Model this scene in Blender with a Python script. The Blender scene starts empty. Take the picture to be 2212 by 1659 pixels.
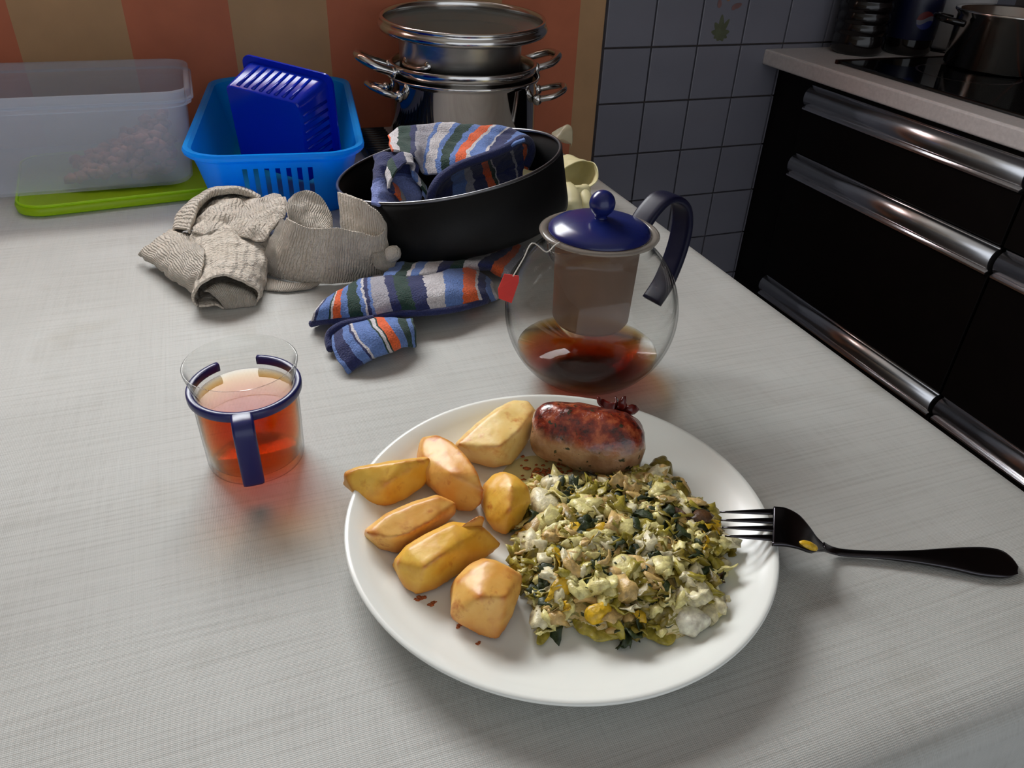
import bpy, bmesh, math, random
from mathutils import Vector, Matrix, noise
from mathutils.geometry import interpolate_bezier

sc = bpy.context.scene
C = sc.collection
T = 0.75                      # table top height above the floor
CAM_H = 0.36                  # camera above the table top
IW, IH, FPX = 2212, 1659, 1651.1

# ------------------------------------------------------------------ camera
YAW, PITCH, ROLL = math.radians(21.875), math.radians(33.431), math.radians(-2.66)
_f = Vector((math.sin(YAW) * math.cos(PITCH), math.cos(YAW) * math.cos(PITCH), -math.sin(PITCH)))
_r0 = Vector((math.cos(YAW), -math.sin(YAW), 0))
_d0 = _f.cross(_r0)
CR = math.cos(ROLL) * _r0 + math.sin(ROLL) * _d0
CD = -math.sin(ROLL) * _r0 + math.cos(ROLL) * _d0
cam = bpy.data.cameras.new('camera')
camo = bpy.data.objects.new('camera', cam)
C.objects.link(camo)
m = Matrix((CR, -CD, -_f)).transposed().to_4x4()
m.translation = (0, 0, T + CAM_H)
camo.matrix_world = m
cam.sensor_width = 36
cam.lens = 36 * FPX / IW
cam.clip_start = 0.01
sc.camera = camo

# ------------------------------------------------------------------ light and exposure
w = bpy.data.worlds.new('world'); sc.world = w; w.use_nodes = True
w.node_tree.nodes['Background'].inputs[0].default_value = (0.88, 0.93, 1.0, 1)
w.node_tree.nodes['Background'].inputs[1].default_value = 0.80
WIN = (-0.64, 0.40, 0.52, 1.26)          # window opening: x0, x1, z0, z1 (z above table)
la = bpy.data.lights.new('window_daylight', 'AREA')
la.shape = 'RECTANGLE'; la.size = WIN[1] - WIN[0] + 0.3; la.size_y = WIN[3] - WIN[2] + 0.3
la.energy = 60; la.color = (0.97, 0.985, 1.0)
lo = bpy.data.objects.new('window_daylight', la); C.objects.link(lo)
lo.location = ((WIN[0] + WIN[1]) / 2, 1.80, T + (WIN[2] + WIN[3]) / 2 + 0.15)
lo.rotation_euler = (math.radians(-70), 0, 0)
sc.view_settings.view_transform = 'Standard'
sc.view_settings.look = 'None'
sc.view_settings.exposure = 0.40
sc.view_settings.gamma = 1.0
sc.view_settings.use_curve_mapping = False
sc.cycles.max_bounces = 16
sc.cycles.transmission_bounces = 14
sc.cycles.transparent_max_bounces = 16

# ------------------------------------------------------------------ helpers
def ray(x, y):
    return CR * ((x - IW / 2) / FPX) + CD * ((y - IH / 2) / FPX) + _f
def pz(x, y, z):              # photo direction met at height z above the table
    d = ray(x, y); t = (z - CAM_H) / d.z
    return Vector((d.x * t, d.y * t, T + z))
def py(x, y, Y):              # photo direction met at depth Y
    d = ray(x, y); t = Y / d.y
    return Vector((d.x * t, Y, T + CAM_H + d.z * t))
def V(x, y, z):
    return Vector((x, y, T + z))
def lin(c):
    o = []
    for v in c[:3]:
        v = v / 255.0
        o.append(v / 12.92 if v <= 0.04045 else ((v + 0.055) / 1.055) ** 2.4)
    return (o[0], o[1], o[2], 1)

class NT:
    def __init__(s, name):
        s.m = bpy.data.materials.new(name); s.m.use_nodes = True
        s.t = s.m.node_tree; s.b = s.t.nodes['Principled BSDF']; s.out = s.t.nodes['Material Output']
    def n(s, k, **kw):
        nd = s.t.nodes.new(k)
        for a, b in kw.items():
            if a.startswith('i_'):
                nd.inputs[a[2:].replace('_', ' ')].default_value = b
            else:
                setattr(nd, a, b)
        return nd
    def l(s, a, b): s.t.links.new(a, b)
    def coord(s, which='Object', scale=(1, 1, 1), rot=(0, 0, 0)):
        tc = s.n('ShaderNodeTexCoord'); mp = s.n('ShaderNodeMapping')
        mp.inputs['Scale'].default_value = scale; mp.inputs['Rotation'].default_value = rot
        s.l(tc.outputs[which], mp.inputs[0]); return mp.outputs[0]
    def noise(s, co, scale, detail=3, rough=0.5):
        nd = s.n('ShaderNodeTexNoise'); nd.inputs['Scale'].default_value = scale
        nd.inputs['Detail'].default_value = detail; nd.inputs['Roughness'].default_value = rough
        s.l(co, nd.inputs['Vector']); return nd.outputs['Fac']
    def ramp(s, fac, stops, interp='LINEAR'):
        r = s.n('ShaderNodeValToRGB'); cr = r.color_ramp; cr.interpolation = interp
        while len(cr.elements) < len(stops): cr.elements.new(0.5)
        for e, (p, c) in zip(cr.elements, stops):
            e.position = p; e.color = c
        s.l(fac, r.inputs[0]); return r.outputs[0]
    def mix(s, fac, a, b, mode='MIX'):
        mx = s.n('ShaderNodeMix', data_type='RGBA', blend_type=mode)
        for sock, val in ((mx.inputs[0], fac), (mx.inputs[6], a), (mx.inputs[7], b)):
            if hasattr(val, 'links'): s.l(val, sock)
            else: sock.default_value = val
        return mx.outputs[2]
    def math(s, op, a, b=0.0):
        nd = s.n('ShaderNodeMath', operation=op)
        for i, v in enumerate((a, b)):
            if hasattr(v, 'links'): s.l(v, nd.inputs[i])
            else: nd.inputs[i].default_value = v
        return nd.outputs[0]
    def bump(s, h, strength=0.3, dist=0.001):
        b = s.n('ShaderNodeBump'); b.inputs['Strength'].default_value = strength
        b.inputs['Distance'].default_value = dist
        s.l(h, b.inputs['Height']); s.l(b.outputs[0], s.b.inputs['Normal']); return b
    def set(s, **kw):
        for k, v in kw.items():
            s.b.inputs[k.replace('_', ' ')].default_value = v
        return s

M = {}
def simple(name, c, rough=0.5, metal=0.0, var=0.06, vs=60, bump=0.0, bs=300, **kw):
    t = NT(name); co = t.coord()
    base = lin(c)
    if var:
        f = t.noise(co, vs, 4)
        a = tuple(max(0, v * (1 - var * 2)) for v in base[:3]) + (1,)
        b = tuple(min(1, v * (1 + var * 2)) for v in base[:3]) + (1,)
        t.l(t.ramp(f, [(0.25, a), (0.75, b)]), t.b.inputs['Base Color'])
    else:
        t.b.inputs['Base Color'].default_value = base
    t.set(Roughness=rough, Metallic=metal, **kw)
    if bump: t.bump(t.noise(co, bs, 3), bump, 0.001)
    M[name] = t.m
    return t

def link(o, parent=None):
    C.objects.link(o)
    if parent: o.parent = parent
    return o
def wloc(o):
    v = Vector((0, 0, 0))
    while o: v = v + o.location; o = o.parent
    return v
def thing(name, loc, label, cat, group=None):
    o = bpy.data.objects.new(name, None); o.location = loc; o.empty_display_size = 0.02
    C.objects.link(o); tag(o, label, cat, group); return o
def tag(o, label=None, cat=None, group=None, kind=None):
    if label: o['label'] = label
    if cat: o['category'] = cat
    if group: o['group'] = group
    if kind: o['kind'] = kind
    return o
def mk(name, verts, faces, mat, parent=None, origin=None, smooth=True, uv=None, midx=None, mats=None):
    off = wloc(parent) if parent else (Vector(origin) if origin is not None else Vector((0, 0, 0)))
    me = bpy.data.meshes.new(name)
    me.from_pydata([Vector(v) - off for v in verts], [], faces)
    for mm in (mats or [mat]): me.materials.append(M[mm])
    if midx: me.polygons.foreach_set('material_index', midx)
    me.polygons.foreach_set('use_smooth', [smooth] * len(me.polygons))
    if uv:
        l = me.uv_layers.new(name='UVMap')
        for lp in me.loops: l.data[lp.index].uv = uv[lp.vertex_index]
    me.update()
    o = bpy.data.objects.new(name, me)
    if not parent and origin is not None: o.location = off
    link(o, parent); return o
def mod(o, kind, **kw):
    mm = o.modifiers.new(kind.lower(), kind)
    for k, v in kw.items(): setattr(mm, k, v)
    return mm
class G:                      # geometry collector
    def __init__(s): s.v = []; s.f = []; s.mi = []; s.uv = []
    def add(s, v, f, mi=0, uv=None):
        b = len(s.v); s.v += [Vector(p) for p in v]; s.f += [tuple(i + b for i in q) for q in f]
        s.mi += [mi] * len(f); s.uv += (uv or [(0, 0)] * len(v)); return s
    def mk(s, name, mat, parent=None, origin=None, smooth=True, mats=None, uv=False):
        return mk(name, s.v, s.f, mat, parent, origin, smooth, s.uv if uv else None, s.mi if mats else None, mats)
def lathe(profile, seg=64, center=(0, 0, 0), closed=False, rot=None):
    v = []; f = []; n = len(profile); c = Vector(center)
    for r, z in profile:
        for k in range(seg):
            a = 2 * math.pi * k / seg
            p = Vector((r * math.cos(a), r * math.sin(a), z))
            if rot: p = rot @ p
            v.append(c + p)
    rg = n if closed else n - 1
    for i in range(rg):
        j = (i + 1) % n
        for k in range(seg):
            q = (k + 1) % seg
            f.append((i * seg + k, i * seg + q, j * seg + q, j * seg + k))
    return v, f
def box(x0, x1, y0, y1, z0, z1):
    v = [(x, y, z) for x in (x0, x1) for y in (y0, y1) for z in (z0, z1)]
    f = [(0, 1, 3, 2), (4, 6, 7, 5), (0, 4, 5, 1), (2, 3, 7, 6), (0, 2, 6, 4), (1, 5, 7, 3)]
    return v, f
def boxo(name, x0, x1, y0, y1, z0, z1, mat, parent=None, bev=0.0, origin=None):
    v, f = box(x0, x1, y0, y1, T + z0, T + z1)
    if parent is None and origin is None: origin = ((x0 + x1) / 2, (y0 + y1) / 2, T + z0)
    o = mk(name, v, f, mat, parent, origin, smooth=False)
    if bev: mod(o, 'BEVEL', width=bev, segments=3, limit_method='ANGLE')
    return o
def cr(pts, n, closed=False):  # Catmull-Rom resample
    out = []; k = len(pts); segs = k if closed else k - 1
    for i in range(n):
        t = i * segs / (n if closed else n - 1)
        s = min(int(t), segs - 1); u = t - s
        g = (lambda q: pts[q % k]) if closed else (lambda q: pts[max(0, min(k - 1, q))])
        a, b, c, d = g(s - 1), g(s), g(s + 1), g(s + 2)
        out.append(0.5 * ((2 * b) + (c - a) * u + (2 * a - 5 * b + 4 * c - d) * u * u + (3 * b - a - 3 * c + d) * u ** 3))
    return out
def sheet(rows, nu, nv, bumpy=0.0, bs=60, seed=0, closed=False):
    R = [cr([Vector(p) for p in r], nu, closed) for r in rows]
    v = []; uv = []
    cols = [cr([R[j][i] for j in range(len(R))], nv) for i in range(nu)]
    for j in range(nv):
        for i in range(nu):
            p = cols[i][j].copy()
            if bumpy:
                q = p * bs + Vector((seed, seed * 2, 0))
                p += noise.noise_vector(q) * bumpy
            v.append(p); uv.append((i / (nu - 1), j / (nv - 1)))
    f = []
    for j in range(nv - 1):
        for i in range(nu if closed else nu - 1):
            k = (i + 1) % nu
            f.append((j * nu + i, j * nu + k, (j + 1) * nu + k, (j + 1) * nu + i))
    return v, f, uv
def tube(pts, rad, seg=10, caps=True, closed=False, flat=None, up=None):
    """sweep; flat=(w,h) gives a rounded strap, w along the fixed side axis `up`."""
    P = [Vector(p) for p in pts]; n = len(P); v = []; f = []
    rads = rad if isinstance(rad, (list, tuple)) else [rad] * n
    prev = None
    for i, p in enumerate(P):
        t = (P[(i + 1) % n] - P[i - 1]) if closed else (P[min(i + 1, n - 1)] - P[max(i - 1, 0)])
        t.normalize()
        if up is not None: a = Vector(up) - t * t.dot(Vector(up))
        elif prev is None: a = t.orthogonal()
        else: a = prev - t * prev.dot(t)
        a.normalize(); prev = a; b = t.cross(a)
        for k in range(seg):
            th = 2 * math.pi * k / seg; cx, sy = math.cos(th), math.sin(th)
            if flat:
                cx = math.copysign(abs(cx) ** 0.45, cx); sy = math.copysign(abs(sy) ** 0.45, sy)
                fw = flat[i] if isinstance(flat[0], (tuple, list)) else flat
                v.append(p + a * cx * fw[0] / 2 + b * sy * fw[1] / 2)
            else:
                v.append(p + (a * cx + b * sy) * rads[i])
    for i in range(n if closed else n - 1):
        j = (i + 1) % n
        for k in range(seg):
            q = (k + 1) % seg
            f.append((i * seg + k, i * seg + q, j * seg + q, j * seg + k))
    if caps and not closed:
        f.append(tuple(range(seg))[::-1]); f.append(tuple((n - 1) * seg + k for k in range(seg)))
    return v, f
def rring(w, d, r, z, n=6, cx=0, cy=0):
    out = []
    for sx, sy, a0 in ((1, 1, 0), (-1, 1, 90), (-1, -1, 180), (1, -1, 270)):
        for k in range(n + 1):
            a = math.radians(a0 + 90 * k / n)
            out.append(Vector((cx + sx * (w / 2 - r) + r * math.cos(a), cy + sy * (d / 2 - r) + r * math.sin(a), z)))
    return out
def loft(rings, cap0=True, cap1=False, closed=False):
    v = []; f = []; n = len(rings[0]); m_ = len(rings)
    for r in rings: v += r
    for i in range(m_ if closed else m_ - 1):
        j = (i + 1) % m_
        for k in range(n):
            q = (k + 1) % n
            f.append((i * n + k, i * n + q, j * n + q, j * n + k))
    if not closed:
        if cap0: f.append(tuple(range(n))[::-1])
        if cap1: f.append(tuple((m_ - 1) * n + k for k in range(n)))
    return v, f
def xf(v, mat4): return [mat4 @ Vector(p) for p in v]
def blob(c, r, sub=2, sx=1, sy=1, sz=1, amp=0.2, fr=1.0, seed=0, rot=None):
    bm = bmesh.new(); bmesh.ops.create_icosphere(bm, subdivisions=sub, radius=1.0)
    v = []
    for p in bm.verts:
        q = p.co.copy(); k = 1 + amp * noise.noise(q * fr + Vector((seed * 3.1, seed * 1.7, seed)))
        q = Vector((q.x * sx, q.y * sy, q.z * sz)) * k * r
        if rot: q = rot @ q
        v.append(Vector(c) + q)
    f = [tuple(x.index for x in fc.verts) for fc in bm.faces]
    bm.free(); return v, f

# ------------------------------------------------------------------ materials
def build_materials():
    simple('white_china', (236, 239, 233), 0.22, var=0.0)
    simple('steel', (205, 203, 200), 0.16, 1.0, var=0.03)
    simple('steel_mirror', (215, 213, 210), 0.05, 1.0, var=0.02)
    t = simple('steel_brushed', (190, 188, 184), 0.30, 1.0, var=0.03)
    t.bump(t.noise(t.coord(scale=(20, 20, 900)), 1, 2), 0.1, 0.0005)
    simple('fork_steel', (74, 72, 76), 0.22, 1.0, var=0.03)
    simple('rail_metal', (225, 225, 228), 0.25, 1.0, var=0.02)
    simple('black_tin', (8, 9, 11), 0.48, 0.0, var=0.15, bump=0.08, bs=900, Specular_IOR_Level=0.25)
    simple('tin_rim', (120, 122, 126), 0.3, 1.0, var=0.05)
    simple('navy_plastic', (22, 32, 92), 0.22, var=0.03)
    simple('dark_navy_plastic', (8, 10, 38), 0.42, var=0.03, Specular_IOR_Level=0.25)
    simple('band_plastic', (26, 31, 92), 0.3, var=0.03)
    simple('red_paper', (196, 36, 28), 0.6, var=0.06)
    simple('string', (210, 205, 196), 0.7, var=0)
    simple('cream_rubber', (226, 218, 170), 0.5, var=0.05, vs=30)
    simple('worktop', (206, 200, 198), 0.35, var=0.05, vs=200)
    simple('cabinet_brown', (13, 9, 8), 0.5, var=0.12, vs=20, Specular_IOR_Level=0.15)
    simple('hob_glass', (6, 6, 7), 0.05, var=0)
    simple('hob_trim', (90, 60, 52), 0.3, 1.0, var=0)
    simple('dark_bottle', (14, 10, 10), 0.12, var=0)
    simple('bottle_label', (12, 18, 48), 0.35, var=0.05)
    simple('label_white', (96, 98, 110), 0.5, var=0)
    simple('label_red', (92, 18, 20), 0.5, var=0)
    simple('label_blue', (20, 34, 100), 0.5, var=0)
    simple('paper_white', (190, 188, 190), 0.8, var=0.04, vs=40, bump=0.2, bs=200)
    simple('tile_glaze', (114, 114, 124), 0.25, var=0.03, vs=8)
    simple('grout', (70, 62, 60), 0.9, var=0.1)
    simple('print_green', (84, 88, 66), 0.4, var=0.1)
    simple('print_red', (118, 88, 86), 0.4, var=0.1)
    simple('print_orange', (134, 98, 74), 0.4, var=0.1)
    simple('floor_tile', (92, 80, 72), 0.4, var=0.1, vs=10)
    simple('wall_paint', (150, 136, 118), 0.8, var=0.04, vs=8)
    simple('ceiling_paint', (225, 222, 214), 0.9, var=0.02)
    simple('wood_brown', (70, 46, 32), 0.5, var=0.15, vs=12)
    simple('table_wood', (120, 84, 54), 0.5, var=0.15, vs=12)
    simple('window_white', (225, 225, 222), 0.4, var=0.02)
    simple('black_ribbed', (16, 14, 14), 0.4, var=0.1)
    simple('crumb', (168, 88, 40), 0.7, var=0.2, vs=200)
    simple('nut_brown', (132, 74, 56), 0.6, var=0.3, vs=90)
    # glass
    def thin(name, centre, edge, ior, density=None, vcol=None, rough=0.0):
        """clear thin wall: straight-through transmission tinted towards grazing, Fresnel gloss"""
        t = NT(name); lw = t.n('ShaderNodeLayerWeight'); lw.inputs[0].default_value = 0.35
        c = t.ramp(lw.outputs['Facing'], [(0.0, centre), (0.55, centre), (1.0, edge)])
        tr = t.n('ShaderNodeBsdfTransparent'); t.l(c, tr.inputs[0])
        gl = t.n('ShaderNodeBsdfGlossy'); gl.inputs['Roughness'].default_value = rough
        l2 = t.n('ShaderNodeLayerWeight'); l2.inputs[0].default_value = 0.5
        fr = t.math('ADD', t.math('MULTIPLY', t.math('POWER', l2.outputs['Facing'], 5.0), 0.8), ((ior - 1) / (ior + 1)) ** 2)
        mx = t.n('ShaderNodeMixShader'); t.l(fr, mx.inputs[0]); t.l(tr.outputs[0], mx.inputs[1]); t.l(gl.outputs[0], mx.inputs[2])
        t.l(mx.outputs[0], t.out.inputs['Surface']); t.t.nodes.remove(t.b)
        if density:
            va = t.n('ShaderNodeVolumeAbsorption'); va.inputs['Color'].default_value = vcol; va.inputs['Density'].default_value = density
            t.l(va.outputs[0], t.out.inputs['Volume'])
        M[name] = t.m
    thin('glass', (0.975, 0.98, 0.975, 1), (0.30, 0.31, 0.30, 1), 1.30)
    thin('tea', (1, 1, 1, 1), (1, 1, 1, 1), 1.2, 125, (0.935, 0.62, 0.03, 1))
    thin('tea_dark', (1, 1, 1, 1), (1, 1, 1, 1), 1.25, 240, (0.86, 0.60, 0.02, 1))
    # milky translucent plastics
    def milky(name, c, transp, rough=0.35, trl=0.45):
        t = NT(name); t.set(Base_Color=lin(c), Roughness=rough)
        tr = t.n('ShaderNodeBsdfTransparent'); tr.inputs[0].default_value = tuple(0.6 + 0.4 * v for v in lin(c)[:3]) + (1,)
        tl = t.n('ShaderNodeBsdfTranslucent'); tl.inputs[0].default_value = lin(c)
        m1 = t.n('ShaderNodeMixShader'); m1.inputs[0].default_value = trl
        m2 = t.n('ShaderNodeMixShader'); m2.inputs[0].default_value = transp
        t.l(t.b.outputs[0], m1.inputs[1]); t.l(tl.outputs[0], m1.inputs[2])
        t.l(m1.outputs[0], m2.inputs[1]); t.l(tr.outputs[0], m2.inputs[2])
        t.l(m2.outputs[0], t.out.inputs['Surface']); M[name] = t.m
    milky('milky_plastic', (214, 222, 234), 0.71, 0.25, 0.4)
    milky('lid_glass', (150, 156, 154), 0.55, 0.04, 0.1)  # diffuse grey paints in the reflection that veils the clear pane
    milky('rim_clear', (168, 160, 150), 0.45, 0.1, 0.3)
    milky('green_plastic', (200, 240, 30), 0.06, 0.3, 0.45)
    milky('sky_blue_plastic', (6, 176, 255), 0.0, 0.25, 0.5)
    milky('royal_blue_plastic', (8, 46, 196), 0.0, 0.16, 0.35)
    milky('strainer_mesh', (128, 98, 78), 0.42, 0.4, 0.35)
    milky('clear_bag', (220, 214, 190), 0.45, 0.3, 0.4)
    # tablecloth linen
    t = NT('linen'); co = t.coord()
    big = t.noise(co, 5, 4); sl = t.noise(t.coord(scale=(9, 420, 1)), 1, 3); sl2 = t.noise(t.coord(scale=(420, 9, 1)), 1, 3)
    c1 = t.ramp(big, [(0.3, lin((177, 177, 172))), (0.7, lin((193, 194, 190)))])
    thr = t.math('ADD', t.math('MULTIPLY', sl, 0.72), t.math('MULTIPLY', sl2, 0.28))
    c2 = t.ramp(thr, [(0.32, (0.86, 0.85, 0.84, 1)), (0.5, (1, 1, 1, 1)), (0.7, (1.06, 1.06, 1.06, 1))])
    c3 = t.mix(1.0, c1, c2, 'MULTIPLY')
    st = t.ramp(t.noise(co, 9, 3, 0.6), [(0.60, (1, 1, 1, 1)), (0.78, (0.86, 0.84, 0.80, 1))])
    t.l(t.mix(1.0, c3, st, 'MULTIPLY'), t.b.inputs['Base Color']); t.set(Roughness=0.62)
    w1 = t.n('ShaderNodeTexWave', wave_type='BANDS', bands_direction='X'); w1.inputs['Scale'].default_value = 300; w1.inputs['Distortion'].default_value = 1.5
    w2 = t.n('ShaderNodeTexWave', wave_type='BANDS', bands_direction='Y'); w2.inputs['Scale'].default_value = 300; w2.inputs['Distortion'].default_value = 1.5
    t.l(co, w1.inputs[0]); t.l(co, w2.inputs[0])
    hh = t.math('ADD', t.math('ADD', w1.outputs['Fac'], w2.outputs['Fac']), t.math('MULTIPLY', thr, 3.0))
    t.bump(hh, 0.28, 0.0005); M['linen'] = t.m
    # wallpaper stripes
    t = NT('wallpaper'); co = t.coord('Object')
    sx = t.n('ShaderNodeSeparateXYZ'); t.l(co, sx.inputs[0])
    ph = t.math('FRACT', t.math('DIVIDE', t.math('ADD', sx.outputs[0], 0.245 + 0.148 * 20), 0.296))
    st = t.ramp(ph, [(0.0, lin((182, 142, 100))), (0.5, lin((190, 106, 72)))], 'CONSTANT')
    nz = t.ramp(t.noise(co, 14, 5), [(0.3, (0.88, 0.88, 0.88, 1)), (0.7, (1.05, 1.05, 1.05, 1))])
    t.l(t.mix(1.0, st, nz, 'MULTIPLY'), t.b.inputs['Base Color']); t.set(Roughness=0.7)
    t.bump(t.noise(co, 400, 2), 0.15, 0.0005); M['wallpaper'] = t.m
    # cream crinkled muslin
    t = NT('muslin'); uv = t.coord('UV')
    nz = t.noise(t.coord('UV', scale=(1, 1, 1)), 6, 4)
    w1 = t.n('ShaderNodeTexWave', wave_type='BANDS', bands_direction='X'); w1.inputs['Scale'].default_value = 9; w1.inputs['Distortion'].default_value = 2.5; w1.inputs['Detail'].default_value = 2; w1.inputs['Detail Scale'].default_value = 3
    t.l(uv, w1.inputs[0])
    ob = t.coord('Object'); fine = t.noise(ob, 420, 3)
    t.l(t.ramp(nz, [(0.3, lin((208, 197, 180))), (0.7, lin((222, 213, 199)))]), t.b.inputs['Base Color'])
    t.set(Roughness=0.9); t.b.inputs['Sheen Weight'].default_value = 0.2
    t.bump(t.math('ADD', w1.outputs['Fac'], t.math('MULTIPLY', fine, 1.6)), 0.9, 0.0018); M['muslin'] = t.m
    # terry towel stripes along UV x
    def towel(name, stops):
        t = NT(name); uv = t.coord('UV'); sx = t.n('ShaderNodeSeparateXYZ'); t.l(uv, sx.inputs[0])
        ob = t.coord('Object')
        nz = t.math('MULTIPLY', t.math('SUBTRACT', t.noise(ob, 240, 2), 0.5), 0.022)
        col = t.ramp(t.math('ADD', sx.outputs[0], nz), [(p, lin(c)) for p, c in stops], 'CONSTANT')
        vr = t.ramp(t.noise(ob, 700, 2), [(0.3, (0.72, 0.72, 0.74, 1)), (0.7, (1.2, 1.2, 1.2, 1))])
        t.l(t.mix(1.0, col, vr, 'MULTIPLY'), t.b.inputs['Base Color']); t.set(Roughness=0.95)
        t.b.inputs['Sheen Weight'].default_value = 0.15
        t.bump(t.noise(ob, 650, 3), 0.9, 0.0015); M[name] = t.m
    BL, NV, OR, GN, WH, GR = (96, 126, 186), (36, 44, 92), (224, 98, 48), (26, 58, 48), (204, 200, 202), (160, 158, 166)
    towel('towel_a', [(0, WH), (.03, NV), (.06, BL), (.155, GN), (.17, WH), (.185, OR), (.235, BL), (.275, GN), (.33, BL), (.35, WH), (.362, NV), (.38, BL), (.395, GR), (.475, NV), (.51, GN), (.56, NV), (.61, WH), (.68, BL), (.765, OR), (.835, WH), (.85, NV), (.9, BL), (.95, WH)])
    towel('towel_b', [(0, BL), (.05, NV), (.17, BL), (.25, NV), (.27, WH), (.30, BL), (.46, GN), (.48, WH), (.52, GN), (.54, OR), (.66, BL), (.80, GN), (.90, BL), (.96, GN)])  # first navy stripe paints in the shade inside the left fold
    towel('towel_c', [(0, BL), (.12, GN), (.2, WH), (.24, BL), (.34, WH), (.5, NV), (.6, GN), (.68, WH), (.78, NV), (.86, OR), (.93, GR)])
    towel('towel_d', [(0, OR), (.02, WH), (.10, GN), (.20, NV), (.24, GR), (.36, BL), (.39, WH), (.45, BL), (.48, GN), (.55, BL), (.59, OR), (.67, WH), (.70, BL), (.82, WH), (.84, NV), (.92, BL)])
    towel('towel_e', [(0, NV), (.18, BL), (.3, GR), (.36, NV), (.44, OR), (.49, GN), (.52, WH), (.535, NV), (.7, GR), (.72, NV), (.82, OR), (.9, GR)])
    towel('towel_g', [(0, NV), (.52, (70, 84, 140)), (.58, (120, 134, 190))])
    towel('towel_f', [(0, NV), (.5, NV), (.6, BL)])
    # food
    def potato(name, a, b, br, sd):
        t = NT(name); ob = t.coord('Object')
        mp = t.n('ShaderNodeMapping'); mp.inputs['Location'].default_value = (sd, sd * 2, 0); t.l(ob, mp.inputs[0]); ob = mp.outputs[0]
        base = t.ramp(t.noise(ob, 55, 4), [(0.3, lin(a)), (0.7, lin(b))])
        ge = t.n('ShaderNodeNewGeometry')
        edge = t.ramp(t.math('ADD', ge.outputs['Pointiness'], t.math('MULTIPLY', t.math('SUBTRACT', t.noise(ob, 90, 3), 0.5), 0.10)), [(0.503, (0, 0, 0, 1)), (0.55, (1, 1, 1, 1))])
        spot = t.ramp(t.noise(ob, 70, 4, 0.6), [(0.57, (0, 0, 0, 1)), (0.72, (0.85, 0.85, 0.85, 1))])
        so = t.n('ShaderNodeTexCoord'); sz = t.n('ShaderNodeSeparateXYZ'); t.l(so.outputs['Object'], sz.inputs[0])
        low = t.n('ShaderNodeMapRange'); low.inputs[1].default_value = 0.0115; low.inputs[2].default_value = 0.001; low.inputs[3].default_value = 0.0; low.inputs[4].default_value = 0.8
        t.l(t.math('ADD', sz.outputs[2], t.math('MULTIPLY', t.math('SUBTRACT', t.noise(ob, 80, 3), 0.5), 0.012)), low.inputs[0])
        c = t.mix(t.math('MAXIMUM', t.math('MAXIMUM', t.math('MULTIPLY', edge, 0.8), spot), low.outputs[0]), base, lin(br))
        t.l(c, t.b.inputs['Base Color']); t.set(Roughness=0.38)
        t.b.inputs['Subsurface Weight'].default_value = 0.15; t.b.inputs['Subsurface Radius'].default_value = (0.006, 0.003, 0.001)
        t.bump(t.noise(ob, 500, 4), 0.12, 0.0006); M[name] = t.m
    potato('potato_gold', (226, 160, 66), (240, 194, 108), (184, 90, 30), 0.1)
    potato('potato_pale', (236, 196, 108), (246, 220, 150), (206, 130, 56), 0.7)
    potato('potato_yellow', (228, 168, 46), (240, 198, 88), (194, 112, 40), 1.3)
    # sausage
    t = NT('sausage'); tc = t.n('ShaderNodeTexCoord'); ob = t.coord('Object')
    ge = t.n('ShaderNodeNewGeometry'); sp = t.n('ShaderNodeSeparateXYZ'); t.l(tc.outputs['Object'], sp.inputs[0])
    n1 = t.noise(ob, 60, 5, 0.6)
    side = t.ramp(t.noise(ob, 90, 4), [(0.3, lin((132, 92, 64))), (0.7, lin((180, 142, 108)))])
    top = t.ramp(t.noise(ob, 110, 5, 0.65), [(0.34, lin((52, 16, 14))), (0.5, lin((124, 42, 22))), (0.68, lin((176, 92, 54)))])
    hfac = t.ramp(t.math('ADD', t.math('MULTIPLY', sp.outputs[2], 30.0), t.math('MULTIPLY', n1, 0.5)), [(0.48 + 0.56, (0, 0, 0, 1)), (0.62 + 0.56, (1, 1, 1, 1))])
    hf2 = t.n('ShaderNodeMapRange'); hf2.inputs[1].default_value = 1.10; hf2.inputs[2].default_value = 1.30
    t.l(t.math('ADD', t.math('MULTIPLY', sp.outputs[2], 30.0), t.math('MULTIPLY', n1, 0.5)), hf2.inputs[0])
    c = t.mix(hf2.outputs[0], side, top)
    sk = t.ramp(t.noise(ob, 190, 3, 0.55), [(0.62, (0, 0, 0, 1)), (0.68, (1, 1, 1, 1))])
    c = t.mix(sk, c, lin((40, 44, 26)))
    t.l(c, t.b.inputs['Base Color']); t.set(Roughness=0.22); t.b.inputs['Coat Weight'].default_value = 0.6; t.b.inputs['Coat Roughness'].default_value = 0.15
    t.bump(t.noise(ob, 260, 5), 0.5, 0.0015); M['sausage'] = t.m
    simple('sausage_burnt', (92, 20, 14), 0.2, var=0.25, vs=200)
    for nm, c in (('veg_cream', (230, 212, 142)), ('veg_pale', (224, 212, 172)), ('veg_olive', (128, 112, 36)), ('veg_dark', (40, 54, 18)), ('veg_yellow', (212, 170, 30)), ('veg_tan', (204, 172, 108)), ('veg_green', (160, 146, 52)), ('veg_white', (232, 222, 200)), ('veg_brown', (84, 56, 30))):
        t = simple(nm, c, 0.38, var=0.2, vs=260, bump=0.4, bs=700)
        t.b.inputs['Subsurface Weight'].default_value = 0.1; t.b.inputs['Subsurface Radius'].default_value = (0.004, 0.003, 0.001)
        t.b.inputs['Coat Weight'].default_value = 0.1
        if nm == 'veg_dark': t.set(Roughness=0.55)
    t = NT('mash'); ob = t.coord('Object')
    vo = t.n('ShaderNodeTexVoronoi'); vo.inputs['Scale'].default_value = 190
    dst = t.mix(0.06, ob, t.n('ShaderNodeTexNoise').outputs['Color']); t.l(dst, vo.inputs['Vector'])
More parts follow.
